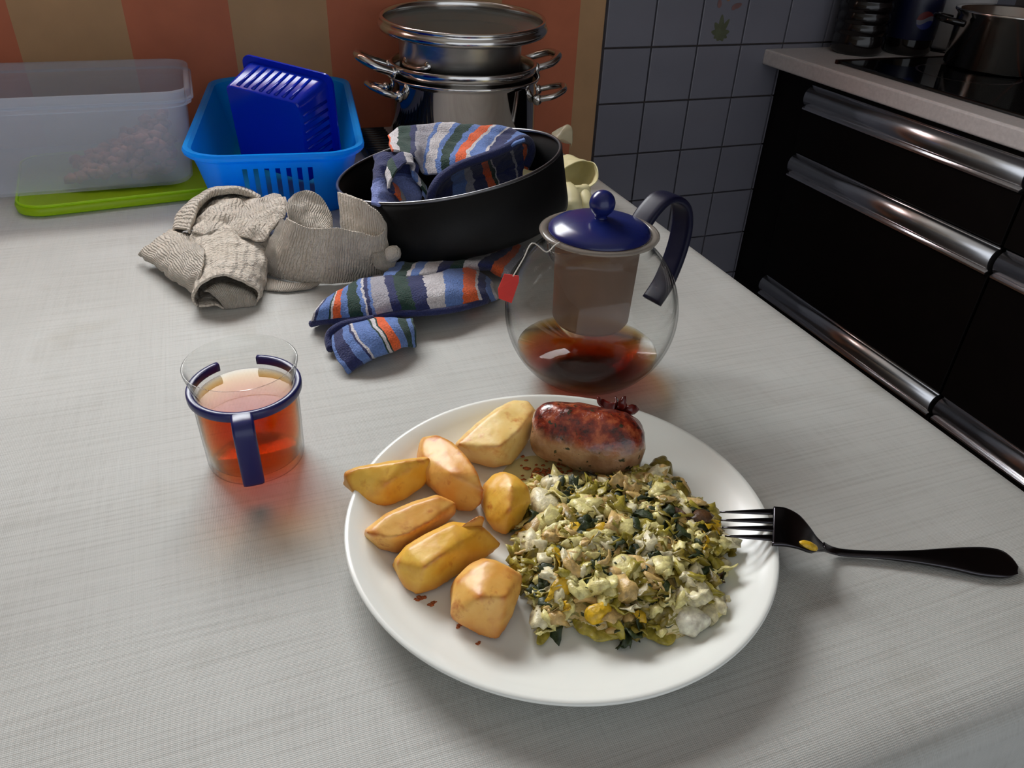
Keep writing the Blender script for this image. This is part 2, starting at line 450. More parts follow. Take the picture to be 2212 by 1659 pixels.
    sp = t.n('ShaderNodeSeparateColor'); t.l(vo.outputs['Color'], sp.inputs[0])
    t.l(t.ramp(sp.outputs[0], [(0, lin((214, 200, 150))), (.25, lin((140, 130, 60))), (.42, lin((206, 196, 160))), (.6, lin((70, 74, 34))), (.68, lin((196, 168, 100))), (.85, lin((168, 158, 90)))], 'CONSTANT'), t.b.inputs['Base Color'])
    t.set(Roughness=0.3); t.bump(t.noise(ob, 400, 3), 0.5, 0.002); M['mash'] = t.m
    t = NT('oil'); t.set(Base_Color=(0.85, 0.72, 0.36, 1), Roughness=0.05); ob = t.coord('Object')
    tr = t.n('ShaderNodeBsdfTransparent'); tr.inputs[0].default_value = (0.97, 0.92, 0.66, 1)
    mx = t.n('ShaderNodeMixShader'); mx.inputs[0].default_value = 0.8
    t.l(t.b.outputs[0], mx.inputs[1]); t.l(tr.outputs[0], mx.inputs[2]); t.l(mx.outputs[0], t.out.inputs['Surface']); M['oil'] = t.m
build_materials()

# ------------------------------------------------------------------ the room
YW = 1.36                                  # back wall plane
XT = 0.693                                 # wallpaper / tile boundary
XR = 1.74                                  # right wall plane
def struct(o): o['kind'] = 'structure'; return o
FZ = -T
struct(boxo('floor', -2.3, XR + .1, -2.2, YW + .3, FZ - .05, FZ, 'floor_tile'))
struct(boxo('ceiling', -2.3, XR + .1, -2.2, YW + .3, 1.75, 1.80, 'ceiling_paint'))
struct(boxo('wall_left', -2.4, -2.3, -2.2, YW + .3, FZ, 1.75, 'wall_paint'))
struct(boxo('wall_right', XR, XR + .1, -2.2, YW + .3, FZ, 1.75, 'wood_brown'))
g = G()                                    # back wall with the window opening, wallpapered part
for (x0, x1, z0, z1) in ((-2.3, WIN[0], FZ, 1.75), (WIN[1], XT, FZ, 1.75), (WIN[0], WIN[1], FZ, WIN[2]), (WIN[0], WIN[1], WIN[3], 1.75)):
    g.add(*box(x0, x1, YW, YW + .25, T + z0, T + z1))
wall = struct(g.mk('wall_back', 'wallpaper', None, (0, YW, 0), smooth=False))
g = G().add(*box(XT, XR, YW + .004, YW + .25, T + FZ, T + 1.75))
wallt = struct(g.mk('wall_back_tiled', 'grout', None, (XT, YW, 0), smooth=False))
bm = bmesh.new()
v, f = box(-.0485, .0485, -.004, .004, -.0485, .0485)
tv = [bm.verts.new(p) for p in v]
for q in f: bm.faces.new([tv[i] for i in q])
bmesh.ops.recalc_face_normals(bm, faces=bm.faces)
bmesh.ops.bevel(bm, geom=[e for e in bm.edges if all(abs(x.co.y + .004) < 1e-6 for x in e.verts)], offset=.0016, segments=2, affect='EDGES', profile=0.6)
tme = bpy.data.meshes.new('tile'); bm.to_mesh(tme); bm.free(); tme.materials.append(M['tile_glaze'])
decor = None
for i in range(10):
    for j in range(-5, 5):
        x = .696 + .1 * i + .05; z = .006 + .1 * j + .05
        if x + .0485 > XR: continue
        o = bpy.data.objects.new('tile', tme)
        o.location = Vector((x, YW + .001, T + z)) - wallt.location
        link(o, wallt)
        if i == 2 and j == 1: decor = o
# painted flower on one tile
g = G()
def petal(cx, cz, L, wd, ang, mi):
    pts = []
    for k in range(12):
        a = 2 * math.pi * k / 12
        u = L / 2 * math.cos(a) + L / 2; ww = wd / 2 * math.sin(a) * (1 - .3 * math.cos(a))
        pts.append((cx + u * math.cos(ang) - ww * math.sin(ang), YW - .0034 - .00003 * len(g.f), T + cz + u * math.sin(ang) + ww * math.cos(ang)))
    g.add(pts, [tuple(range(12))], mi)
fx, fz = .943, .127
for ang, L, wd in ((95, .034, .012), (60, .03, .010), (130, .026, .012), (10, .02, .011), (170, .022, .011), (-60, .016, .010), (-110, .014, .012), (-150, .016, .009), (-25, .018, .009)):
    petal(fx, fz, L, wd, math.radians(ang), 0)
for dx, dz, ang, mi in ((-.012, .045, 100, 1), (.016, .042, 40, 1), (.004, .056, 80, 2), (.008, .060, 60, 2), (.0, .060, 120, 2), (.022, .046, 20, 1)):
    petal(fx + dx, fz + dz, .016, .009, math.radians(ang), mi)
fl = g.mk('flower_print', None, decor, smooth=False, mats=['print_green', 'print_red', 'print_orange'])
fl['label'] = 'painted flower with green leaves on the glazed tile'
# window frame in the opening above the table
wr = bpy.data.objects.new('window_1', None); wr.location = ((WIN[0] + WIN[1]) / 2, YW + .1, T + WIN[2]); C.objects.link(wr); wr['kind'] = 'structure'
g = G()
x0, x1, z0, z1 = WIN
for b in ((x0, x0 + .05, z0, z1), (x1 - .05, x1, z0, z1), (x0, x1, z0, z0 + .05), (x0, x1, z1 - .05, z1)):
    g.add(*box(b[0], b[1], YW + .03, YW + .08, T + b[2], T + b[3]))
g.mk('window_frame', 'window_white', wr, smooth=False)
boxo('window_sill', x0 - .03, x1 + .03, YW - .03, YW + .1, z0 - .03, z0, 'window_white', wr, .004)

# ------------------------------------------------------------------ kitchen units at the right
XC, XF = 1.055, 1.100
wk = boxo('worktop', XC, XR, -.6, YW, .068, .097, 'worktop', None, .004)
tag(wk, 'pale grey worktop with square front edge over the dark cabinets', 'worktop')
def drawer_unit(y0, y1, label):
    r = thing('drawer_cabinet', (1.4, (y0 + y1) / 2, T + FZ), label, 'cabinet', 'drawer cabinets under the worktop')
    boxo('carcass', XF + .004, XR - .02, y0 + .001, y1 - .001, FZ + .1, .067, 'cabinet_brown', r)
    boxo('plinth', XF + .06, XR - .02, y0 + .001, y1 - .001, FZ, FZ + .1, 'cabinet_brown', r)
    for zt, zb in ((.053, -.077), (-.077, -.345), (-.345, -.64)):
        d = boxo('drawer_front', XF - .018, XF + .004, y0 + .0015, y1 - .0015, zb + .004, zt - .046, 'cabinet_brown', r, .0015)
        # extruded metal grip rail along the top of the drawer
        pr = []
        for k in range(9):
            a = math.radians(-60 + 150 * k / 8)
            pr.append((XF - .010 - .016 * math.cos(a), zt - .022 + .019 * math.sin(a)))
        pr = [(XF - .018, zt - .046), (XF - .0235, zt - .044), (XF - .0235, zt - .041)] + pr + [(XF - .0125, zt), (XF + .004, zt), (XF + .004, zt - .046)]
        vv = [(x, y, T + z) for y in (y0 + .004, y1 - .004) for x, z in pr]
        n = len(pr); ff = [(k, (k + 1) % n, n + (k + 1) % n, n + k) for k in range(n)] + [tuple(range(n))[::-1], tuple(range(n, 2 * n))]
        o = mk('grip_rail', vv, ff, 'rail_metal', d, smooth=False)
        o.data.polygons.foreach_set('use_smooth', [3 <= k < 11 for k in range(len(ff))])
        o['label'] = 'shiny metal grip rail'
drawer_unit(.745, 1.241, 'dark brown drawer cabinet with metal grip rails, next to tiled wall')
drawer_unit(.245, .743, 'dark brown drawer cabinet with metal grip rails, second from tiled wall')
drawer_unit(-.3, .243, 'dark brown drawer cabinet with metal grip rails, third from tiled wall')
fp = boxo('filler_panel', XF, XF + .02, 1.2415, YW, FZ + .1, .067, 'cabinet_brown')
tag(fp, 'narrow dark brown filler panel between drawers and tiled wall', 'panel')
hb = thing('hob', (1.4, .95, T + .097), 'black glass ceramic hob set into the grey worktop', 'hob')
boxo('glass_plate', 1.105, 1.64, .62, 1.20, .097, .103, 'hob_glass', hb, .002)
boxo('trim_strip', 1.100, 1.645, 1.20, 1.206, .097, .104, 'hob_trim', hb)
for (x, y, r) in ((1.27, 1.06, .085), (1.5, 1.05, .07), (1.26, .76, .07), (1.5, .77, .09)):
    v, f = lathe([(r - .002, .1031), (r, .1034), (r + .002, .1031)], 48, (x, y, T))
    mk('cooking_ring', v, f, 'hob_trim', hb)
# steel pan on the hob
PX, PY = 1.372, 1.09
pn = thing('saucepan', (PX, PY, T + .103), 'stainless steel saucepan standing on the black hob', 'pan')
v, f = lathe([(0, 0), (.086, 0), (.092, .005), (.093, .086), (.099, .092), (.099, .096), (.091, .093), (.090, .008), (0, .006)], 64, (PX, PY, T + .103))
mk('body', v, f, 'steel', pn)
for a0 in (150, -30):
    a = math.radians(a0); d = Vector((math.cos(a), math.sin(a), 0)); s = Vector((-d.y, d.x, 0)); c = Vector((PX, PY, T + .103 + .074))
    P = cr([c + d * .092 + s * .035, c + d * .118 + s * .034 + Vector((0, 0, .004)), c + d * .130 + Vector((0, 0, .006)), c + d * .118 - s * .034 + Vector((0, 0, .004)), c + d * .092 - s * .035], 20)
    v, f = tube(P, .0055, 8); mk('handle', v, f, 'dark_bottle', pn)
# bottles and kitchen roll at the back of the worktop
def bottle(x, y, r, hgt, label, labelled=False):
    b = thing('bottle', (x, y, T + .097), label, 'bottle')
    pr = [(0, 0), (r * .85, 0), (r, .008)]
    n = 9
    for k in range(n):
        z = .02 + (hgt * .62 - .02) * k / n
        pr += [(r, z), (r, z + .011), (r * .955, z + .0145), (r * .955, z + .017)] if not labelled else [(r, z)]
    pr += [(r, hgt * .64), (r * .75, hgt * .8), (r * .36, hgt * .92), (r * .34, hgt * .95), (0, hgt * .95)]
    v, f = lathe(pr, 48, (x, y, T + .097)); mk('body', v, f, 'dark_bottle', b)
    v, f = lathe([(0, hgt * .95), (r * .4, hgt * .95), (r * .4, hgt), (0, hgt)], 32, (x, y, T + .097)); mk('cap', v, f, 'label_blue', b)
    if labelled:
        v, f = lathe([(r, .03), (r + .0008, .032), (r + .0008, .158), (r, .16)], 48, (x, y, T + .097)); lb = mk('label_band', v, f, 'bottle_label', b)
        # round emblem and lettering printed on the label, facing the room
        a0 = math.radians(-128)
        def on(u, z, k=.0012): a = a0 + u / r; return (x + (r + k) * math.cos(a), y + (r + k) * math.sin(a), T + .097 + z)
        g = G(); R_ = .016; zc = .066
        def disc(lo, hi, mi, k):
            pts = []
            N = 14
            for q in range(N + 1):
                u = -R_ + 2 * R_ * q / N; s = math.sqrt(max(0, R_ * R_ - u * u)); wv = .004 * math.sin(u / R_ * 2.6)
                pts.append((u, max(-s, min(s, lo + wv)) if lo is not None else -s, max(-s, min(s, hi + wv)) if hi is not None else s))
            vv = [on(u + .012, zc + a_, k) for u, a_, b_ in pts] + [on(u + .012, zc + b_, k) for u, a_, b_ in pts]
            g.add(vv, [(q, q + 1, N + 2 + q, N + 1 + q) for q in range(N)], mi)
        disc(.004, None, 1, .0016); disc(-.004, .004, 0, .0016); disc(None, -.004, 2, .0016)
        g.mk('emblem', None, lb, smooth=False, mats=['label_white', 'label_red', 'label_blue'])
        # letter B and following l
        g = G()
        def bar(u0, u1, z0, z1):
            g.add([on(u0, z0, .0016), on(u1, z0, .0016), on(u1, z1, .0016), on(u0, z1, .0016)], [(0, 1, 2, 3)])
        zb = .132
        for (u0, u1, q0, q1) in ((-.012, -.008, 0, .024), (-.008, .002, 0, .004), (-.008, .002, .010, .014), (-.008, .002, .020, .024), (.002, .005, .003, .011), (.001, .004, .013, .021), (.009, .0125, 0, .024)):
            bar(u0, u1, zb + q0, zb + q1)
        g.mk('lettering', 'label_white', lb, smooth=False)
bottle(1.225, 1.295, .05, .32, 'dark ribbed plastic bottle standing on worktop against the tiled wall')
bottle(1.335, 1.275, .044, .30, 'dark bottle with blue label and round emblem on the worktop', True)
kr = thing('kitchen_roll', (1.475, 1.295, T + .097), 'white kitchen paper roll standing upright on the worktop', 'kitchen roll')
v, f = lathe([(.02, .004), (.055, .004), (.057, .010), (.057, .228), (.055, .23), (.02, .23), (.02, .004)], 48, (1.475, 1.295, T + .097)); mk('paper', v, f, 'paper_white', kr)
v, f = lathe([(0, 0), (.065, 0), (.065, .005), (0, .005)], 48, (1.475, 1.295, T + .097)); mk('stand_base', v, f, 'dark_bottle', kr)
v, f = lathe([(0, .005), (.008, .005), (.008, .26), (0, .262)], 24, (1.475, 1.295, T + .097)); mk('stand_rod', v, f, 'dark_bottle', kr)

# ------------------------------------------------------------------ table and cloth
TX0, TX1, TY0, TY1 = -1.15, .528, .125, 1.335
tb = thing('dining_table', ((TX0 + TX1) / 2, (TY0 + TY1) / 2, 0), 'wooden kitchen table under the beige linen tablecloth', 'table')
boxo('tabletop', TX0 + .02, TX1 - .02, TY0 + .02, TY1 - .02, -.032, -.0035, 'table_wood', tb, .003)
for x in (TX0 + .08, TX1 - .09):
    for y in (TY0 + .09, TY1 - .09):
        boxo('leg', x - .03, x + .03, y - .03, y + .03, FZ, -.032, 'table_wood', tb, .004)
rings = []
cx, cy, W_, D_ = (TX0 + TX1) / 2, (TY0 + TY1) / 2, TX1 - TX0, TY1 - TY0
for inset, z in ((.10, 0), (.03, 0), (.018, -.0012), (.009, -.0045), (.003, -.010), (0, -.018), (-.004, -.05), (-.008, -.10), (-.012, -.17), (-.016, -.24)):
    rg = rring(W_ - 2 * inset, D_ - 2 * inset, max(.008, .045 - inset), T + z, 8, cx, cy)
    rg2 = []
    for a, b in zip(rg, rg[1:] + rg[:1]):
        nn = 1 if (b - a).length < .05 else 48
        for k in range(nn): rg2.append(a.lerp(b, k / nn))
    if z < -.03:
        for i, p in enumerate(rg2):
            d = Vector((p.x - cx, p.y - cy, 0)).normalized(); amp = (-z - .03) * .09
            p += d * max(0.0, amp * (math.sin(p.x * 38) * math.cos(p.y * 31) + .4))
    rings.append(rg2)
v, f = loft(rings, cap0=True)
tc = mk('tablecloth', v, f, 'linen', None, (cx, cy, T), smooth=True)
mod(tc, 'SOLIDIFY', thickness=.0012, offset=1)
tag(tc, 'beige grey linen tablecloth covering the kitchen table', 'tablecloth')

# ------------------------------------------------------------------ plate
PC = Vector((.1678, .3246, T)); PF = .0078           # plate centre, food level
prof = [(0, .0022), (.072, .0022), (.076, 0), (.080, 0), (.083, .0026), (.112, .0085), (.130, .0165), (.1355, .0200), (.1360, .0213), (.1350, .0224), (.1325, .0219), (.124, .0165), (.114, .0112), (.104, .0086), (.094, .0078), (0, .0076)]
v, f = lathe(prof, 128, PC)
pl = mk('plate', v, f, 'white_china', None, PC)
tag(pl, 'round white china dinner plate holding the food', 'plate')

# ------------------------------------------------------------------ potato wedges
S1 = 550 / 1521.0
def z1(x, y): return 700 + S1 * x, 820 + S1 * y
def wedge(label, mat, pts, mids, back=.012, vox=.0013, seed=0):
    P = []
    for (x, y, z) in pts + mids:
        p = pz(*z1(x, y), z); P.append(p)
        if z > .022:
            P.append(Vector((p.x * .985, p.y + back, T + .0105)))
            P.append(Vector((p.x, p.y + back * .6, T + z - .004)))
    o0 = P[0].copy() * 0
    for p in P: o0 += p
    o0 /= len(P); o0.z = T + PF
    bm = bmesh.new()
    for p in P: bm.verts.new(p - o0)
    r = bmesh.ops.convex_hull(bm, input=bm.verts)
    bmesh.ops.delete(bm, geom=[e for e in r['geom_interior'] if isinstance(e, bmesh.types.BMVert)], context='VERTS')
    me = bpy.data.meshes.new('potato_wedge'); bm.to_mesh(me); bm.free()
    me.materials.append(M[mat])
    o = bpy.data.objects.new('potato_wedge', me); o.location = o0; C.objects.link(o)
    mod(o, 'REMESH', mode='VOXEL', voxel_size=vox, use_smooth_shade=True)
    mod(o, 'SMOOTH', factor=.5, iterations=9)
    tx = bpy.data.textures.new('crust', 'CLOUDS'); tx.noise_scale = .016; tx.noise_depth = 3
    d = mod(o, 'DISPLACE', strength=.0013, mid_level=.5); d.texture = tx; d.texture_coords = 'GLOBAL'
    tag(o, label, 'potato', 'fried potato wedges on the plate'); return o
H, L_ = .034, .010
wedge('golden potato wedge jutting over the rim of the plate', 'potato_yellow',
      [(122, 565, .030), (200, 530, .034), (300, 512, .036), (480, 488, .037), (630, 470, .034), (660, 510, .028), (600, 640, .016), (480, 725, .013), (370, 762, .013), (250, 735, .016), (165, 660, .022)], [(380, 620, .030)])
wedge('crescent potato wedge lying across two others', 'potato_gold',
      [(600, 348, .032), (690, 338, .035), (775, 380, .036), (850, 450, .037), (925, 560, .036), (958, 660, .030), (945, 745, .020), (880, 795, .012), (800, 795, .012), (740, 735, .016), (650, 640, .022), (615, 560, .027), (580, 450, .030), (583, 390, .031)], [(760, 560, .037)])
wedge('big pale potato wedge touching the sausage', 'potato_pale',
      [(1150, 125, .036), (1225, 130, .036), (1275, 195, .032), (1245, 330, .020), (1195, 410, .014), (1120, 515, .010), (1010, 533, .010), (900, 505, .011), (835, 440, .018), (800, 385, .030), (930, 265, .036), (1050, 175, .038)], [(1245, 180, .036), (1150, 320, .035), (1050, 400, .034), (900, 425, .028)])
wedge('potato wedge with pale cut face and browned edges', 'potato_gold',
      [(248, 912, .026), (380, 812, .031), (540, 740, .033), (690, 698, .033), (795, 740, .028), (790, 800, .020), (720, 865, .014), (600, 925, .011), (500, 1002, .010), (440, 1042, .010), (340, 1022, .011), (290, 962, .016)], [(285, 925, .027), (400, 947, .027), (520, 912, .028), (650, 842, .029), (770, 750, .029)])
wedge('broad potato wedge with a chipped pointed end', 'potato_yellow',
      [(432, 1095, .024), (500, 1010, .030), (640, 930, .034), (780, 862, .034), (850, 893, .033), (960, 885, .030), (1068, 985, .016), (1000, 1052, .012), (900, 1092, .012), (800, 1172, .011), (680, 1252, .010), (560, 1292, .010), (480, 1252, .012), (438, 1172, .017)], [(700, 1050, .033), (600, 1120, .030)])
wedge('small rounded potato wedge leaning against the chopped vegetables', 'potato_yellow',
      [(1030, 575, .033), (1090, 556, .036), (1150, 575, .036), (1222, 640, .033), (1243, 720, .026), (1205, 800, .018), (1165, 890, .012), (1080, 932, .010), (1020, 912, .011), (968, 840, .016), (953, 740, .022), (970, 640, .029)], [(1120, 640, .038), (1110, 780, .032), (1040, 840, .022)])
wedge('blocky potato wedge with a burnt corner, beside loose crumbs', 'potato_gold',
      [(970, 1083, .034), (1040, 1093, .034), (1130, 1138, .032), (1193, 1175, .028), (1178, 1270, .022), (1135, 1400, .015), (1080, 1505, .011), (1030, 1562, .010), (930, 1532, .010), (830, 1472, .011), (752, 1432, .015), (760, 1340, .021), (800, 1210, .028), (880, 1128, .032)], [(930, 1300, .034), (1090, 1300, .031)])
wedge('thin potato sliver beside the small rounded wedge', 'potato_gold',
      [(800, 885, .033), (860, 845, .036), (930, 806, .036), (962, 820, .034), (950, 850, .032), (880, 880, .031), (820, 900, .031)], [], back=.004, vox=.0009)

# crumbs on the plate
def crumb(x, y, r, sd, lab):
    g = G(); p = pz(*z1(x, y), PF + r * .5)
    for k in range(4):
        g.add(*blob(p + Vector((math.sin(k * 2.1 + sd) * r, math.cos(k * 1.7 + sd) * r * .7, 0)), r, 1, 1.2, .8, .7, .5, 1.5, sd + k))
    o = g.mk('crumb', 'crumb', None, Vector((p.x, p.y, T + PF))); return tag(o, lab, 'crumb', 'fried crumbs on the plate')
for x, y, r, s, lab in ((555, 1312, .0016, 1, 'largest brown crumb lying at the end of the broad chipped wedge'), (590, 1305, .0012, 2, 'small brown crumb touching the largest crumb'),
                        (640, 1342, .0013, 3, 'brown crumb on bare plate between broad and blocky wedges'), (808, 1472, .0012, 4, 'brown crumb at the burnt corner of the blocky wedge'),
                        (922, 1577, .0010, 5, 'lone light brown crumb on bare plate below the blocky wedge'), (660, 1330, .0008, 6, 'tiniest crumb stuck to the crumb between two wedges')):
    crumb(x, y, r, s, lab)

# ------------------------------------------------------------------ sausage
A, B = pz(1183, 928, .0305), pz(1352, 962, .0305)
ax = (B - A).normalized(); side = Vector((0, 0, 1)).cross(ax).normalized(); upv = ax.cross(side).normalized(); Ls = (B - A).length
sr = thing('sausage', Vector(((A.x + B.x) / 2, (A.y + B.y) / 2, T + PF)), 'thick browned sausage piece with herbs and glossy charred top', 'sausage')
v = []; f = []; NS, NK = 40, 48
for i in range(NS + 1):
    s = -1 + 2 * i / NS
    e = (1 - abs(s) ** 5.5) ** .5 if abs(s) < 1 else 0
    r = .0236 * (.18 + .82 * e) * (1 + .05 * math.sin(s * 3 + 1))
    if i in (0, NS): r = .0005
    c = (A + B) / 2 + ax * s * (Ls / 2 + .0125)
    for k in range(NK):
        a = 2 * math.pi * k / NK
        p = c + (side * math.cos(a) + upv * math.sin(a) * .97) * r
        p += noise.noise_vector(p * 55) * .0022 + noise.noise_vector(p * 160) * .0007
        p.z = max(p.z, T + PF + .0006)
        v.append(p)
for i in range(NS):
    for k in range(NK):
        q = (k + 1) % NK; f.append((i * NK + k, i * NK + q, (i + 1) * NK + q, (i + 1) * NK + k))
mk('sausage_body', v, f, 'sausage', sr)
g = G()
kc = pz(1335, 888, .047)
rows = []
for j in range(4):
    rows.append([kc + Vector((.011 * (i / 5 - .5) * 2 + .002 * math.sin(j * 2 + i), .004 * math.sin(i * 2.2) + .003 * j, -.004 + .0035 * j + .003 * math.sin(i * 1.9 + j * .8) - .0012 * i)) for i in range(6)])
vv, ff, uv = sheet(rows, 20, 10, .0012, 300, 3); g.add(vv, ff, 0, uv)
g.add(*blob(kc + Vector((.004, .002, .004)), .0042, 2, .9, .6, 1.5, .5, 1.5, 4))
g.add(*blob(kc + Vector((.011, .001, -.002)), .0048, 2, 1.4, .7, .8, .5, 1.5, 7))
o = g.mk('charred_casing', 'sausage_burnt', sr); mod(o, 'SOLIDIFY', thickness=.0012); o['label'] = 'dark red charred ruffle of casing'
# frying juices on the plate
def puddle(pts, label, z=PF + .0004):
    P = cr([pz(x, y, z) for x, y in pts], 48, True); c = sum(P, Vector()) / len(P)
    v = [c + Vector((0, 0, .0005))] + [c.lerp(p, .85) + Vector((0, 0, .0004)) for p in P] + [p - Vector((0, 0, .0003)) for p in P]
    n = len(P); f = [(0, 1 + k, 1 + (k + 1) % n) for k in range(n)] + [(1 + k, 1 + n + k, 1 + n + (k + 1) % n, 1 + (k + 1) % n) for k in range(n)]
    o = mk('frying_juice', v, f, 'oil', None, c); return tag(o, label, 'juice')
puddle([(1085, 1020), (1120, 990), (1170, 985), (1230, 1010), (1270, 1035), (1210, 1050), (1150, 1052), (1100, 1048)], 'yellow frying juice pooled in front of the sausage')
puddle([(1455, 990), (1470, 982), (1482, 985), (1475, 998), (1460, 1003)], 'small drop of frying juice near the plate rim')
g = G(); random.seed(8)
for k in range(80):
    x = random.gauss(1190, 34); y = random.gauss(1018, 14) + (x - 1190) * .12
    p = pz(x, y, PF + .001); g.add(*blob(p, random.uniform(.0006, .0019), 1, 1.3, .9, .3, .4, 1.2, k))
o = g.mk('browned_bits', 'crumb', None, pz(1190, 1018, PF)); tag(o, 'tiny browned bits scattered in the frying juice', 'crumbs', kind='stuff')

# ------------------------------------------------------------------ chopped vegetables
VP = [(1112, 1180), (1108, 1222), (1138, 1262), (1145, 1300), (1165, 1335), (1172, 1375), (1210, 1350), (1240, 1352), (1290, 1378), (1350, 1378), (1395, 1362), (1440, 1385), (1490, 1372), (1520, 1340), (1550, 1315), (1540, 1280), (1562, 1230), (1565, 1180), (1540, 1135), (1500, 1095), (1455, 1050), (1425, 1025), (1380, 1025), (1300, 1038), (1250, 1050), (1200, 1048), (1155, 1052), (1132, 1095), (1135, 1135)]
poly = [pz(x, y, .011) for x, y in VP]
VCn = sum(poly, Vector()) / len(poly)
def inside(x, y):
    r = False; j = len(poly) - 1
    for i in range(len(poly)):
        a, b = poly[i], poly[j]
        if (a.y > y) != (b.y > y) and x < (b.x - a.x) * (y - a.y) / (b.y - a.y) + a.x: r = not r
        j = i
    return r
def edge_d(x, y):
    best = 9
    p = Vector((x, y))
    for a, b in zip(poly, poly[1:] + poly[:1]):
        a2, b2 = Vector((a.x, a.y)), Vector((b.x, b.y)); d = b2 - a2
        t = max(0, min(1, (p - a2).dot(d) / d.length_squared)); best = min(best, (a2 + d * t - p).length)
    return best
def vh(x, y):
    if not inside(x, y): return PF
    d = edge_d(x, y); k = min(1, d / .028)
    return PF + .004 + .013 * (1 - (1 - k) ** 2) + .0035 * noise.noise(Vector((x * 70, y * 70, 3))) * k
xs = [p.x for p in poly]; ys = [p.y for p in poly]
g = G(); N = 90; idx = {}
for i in range(N + 1):
    for j in range(N + 1):
        x = min(xs) + (max(xs) - min(xs)) * i / N; y = min(ys) + (max(ys) - min(ys)) * j / N
        if inside(x, y):
            idx[(i, j)] = len(g.v); hz = vh(x, y) + .0022 * noise.noise(Vector((x * 260, y * 260, 0)))
            if edge_d(x, y) < .0022: hz = PF + .0004
            g.v.append(Vector((x, y, T + hz))); g.uv.append((0, 0))
for (i, j) in list(idx):
    q = [(i, j), (i + 1, j), (i + 1, j + 1), (i, j + 1)]
    if all(k in idx for k in q): g.f.append(tuple(idx[k] for k in q)); g.mi.append(0)
VM = ['mash', 'veg_cream', 'veg_pale', 'veg_olive', 'veg_dark', 'veg_yellow', 'veg_tan', 'veg_green', 'veg_brown']
WT = [0, 26, 15, 17, 15, 4, 11, 20, 1]
random.seed(21)
def flake(c, size, rot, seed, thick=.0007, n=5, asp=.7):
    vv = []
    for s in (0, 1):
        for a in range(n):
            for b in range(n):
                u, w_ = a / (n - 1) - .5, b / (n - 1) - .5
                rr = 1 + .5 * noise.noise(Vector((u * 3 + seed, w_ * 3, seed)))
                p = Vector((u * size * rr, w_ * size * asp * rr, size * (.30 * noise.noise(Vector((u * 2.4 + seed * 2, w_ * 2.4, 1))) - .35 * u * u) + s * thick))
                vv.append(Vector(c) + rot @ p)
    ff = []
    for a in range(n - 1):
        for b in range(n - 1):
            q = (a * n + b, (a + 1) * n + b, (a + 1) * n + b + 1, a * n + b + 1); ff.append(q[::-1]); ff.append(tuple(k + n * n for k in q))
    bd = [(a, 0) for a in range(n)] + [(n - 1, b) for b in range(1, n)] + [(a, n - 1) for a in range(n - 2, -1, -1)] + [(0, b) for b in range(n - 2, 0, -1)]
    bi = [a * n + b for a, b in bd]
    for p, q in zip(bi, bi[1:] + bi[:1]): ff.append((p, q, q + n * n, p + n * n))
    return vv, ff
def rrot(tilt=.6):
    return Matrix.Rotation(random.uniform(0, 6.28), 3, 'Z') @ Matrix.Rotation(random.gauss(0, tilt), 3, 'X') @ Matrix.Rotation(random.gauss(0, tilt), 3, 'Y')
KEEP = [(pz(1490, 1352, .013), .0135), (pz(1288, 1336, .019), .0085), (pz(1178, 1100, .020), .0085), (pz(1425, 1030, .014), .008)]
cnt = 0
while cnt < 680:
    x, y = random.uniform(min(xs) - .002, max(xs) + .002), random.uniform(min(ys) - .002, max(ys) + .002)
    if not inside(x, y):
        if edge_d(x, y) > .0025 or random.random() < .6: continue
    if any((x - q.x) ** 2 + (y - q.y) ** 2 < rr * rr for q, rr in KEEP): continue
    cnt += 1
    mi = random.choices(range(9), WT)[0]
    # colours keep together in clumps
    cl = noise.noise(Vector((x * 85, y * 85, 7)))
    if cl > .22 and random.random() < .75: mi = random.choice((3, 4, 7, 4, 3))
    elif cl < -.12 and random.random() < .75: mi = random.choice((1, 1, 2, 6, 7))
    zz = T + vh(x, y)
    if mi in (3, 4, 7, 5) and random.random() < .85 or mi not in (3, 4, 7, 5) and random.random() < .34:
        s = random.uniform(.009, .019)
        g.add(*flake((x, y, zz + random.uniform(.0002, .0020)), s, rrot(.5), random.random() * 50, n=7, asp=random.uniform(.35, .9)), mi)
    else:
        s = random.uniform(.0028, .0072)
        g.add(*blob((x, y, zz + s * random.uniform(-.1, .5)), s, 2, random.uniform(.8, 1.9), random.uniform(.7, 1.2), random.uniform(.35, .6), .8, 1.6, cnt, rrot(.4)), mi)
vg = g.mk('chopped_vegetables', None, None, Vector((VCn.x, VCn.y, T + PF)), mats=VM)
tag(vg, 'heap of chopped green and cream cooked vegetables on the plate', 'vegetables', kind='stuff')
# a few pieces large enough to pick out
def piece(name, label, cat, pts, mat, ztop, zlow, seed=0, noisy=.0008):
    P = cr([pz(x, y, zlow) for x, y in pts], 40, True); c = sum(P, Vector()) / 40
    rings = []
    for k, dz in ((.80, 0), (1.0, (ztop - zlow) * .3), (1.0, (ztop - zlow) * .65), (.86, ztop - zlow), (.45, (ztop - zlow) * 1.18)):
        rings.append([c.lerp(p, k) + Vector((0, 0, dz)) + noise.noise_vector(p * 200 + Vector((0, 0, k * 3 + seed))) * noisy for p in P])
    v, f = loft(rings, True, True)
    o = mk(name, v, f, mat, None, Vector((c.x, c.y, T + zlow))); mod(o, 'SUBSURF', levels=1, render_levels=1)
    return tag(o, label, cat)
piece('leek_chunk', 'large smooth white leek chunk at the edge of the vegetables', 'vegetable', [(1452, 1338), (1462, 1325), (1485, 1322), (1505, 1332), (1530, 1352), (1532, 1360), (1512, 1372), (1500, 1384), (1480, 1380), (1455, 1368), (1448, 1352)], 'veg_white', .019, .0095, 1)
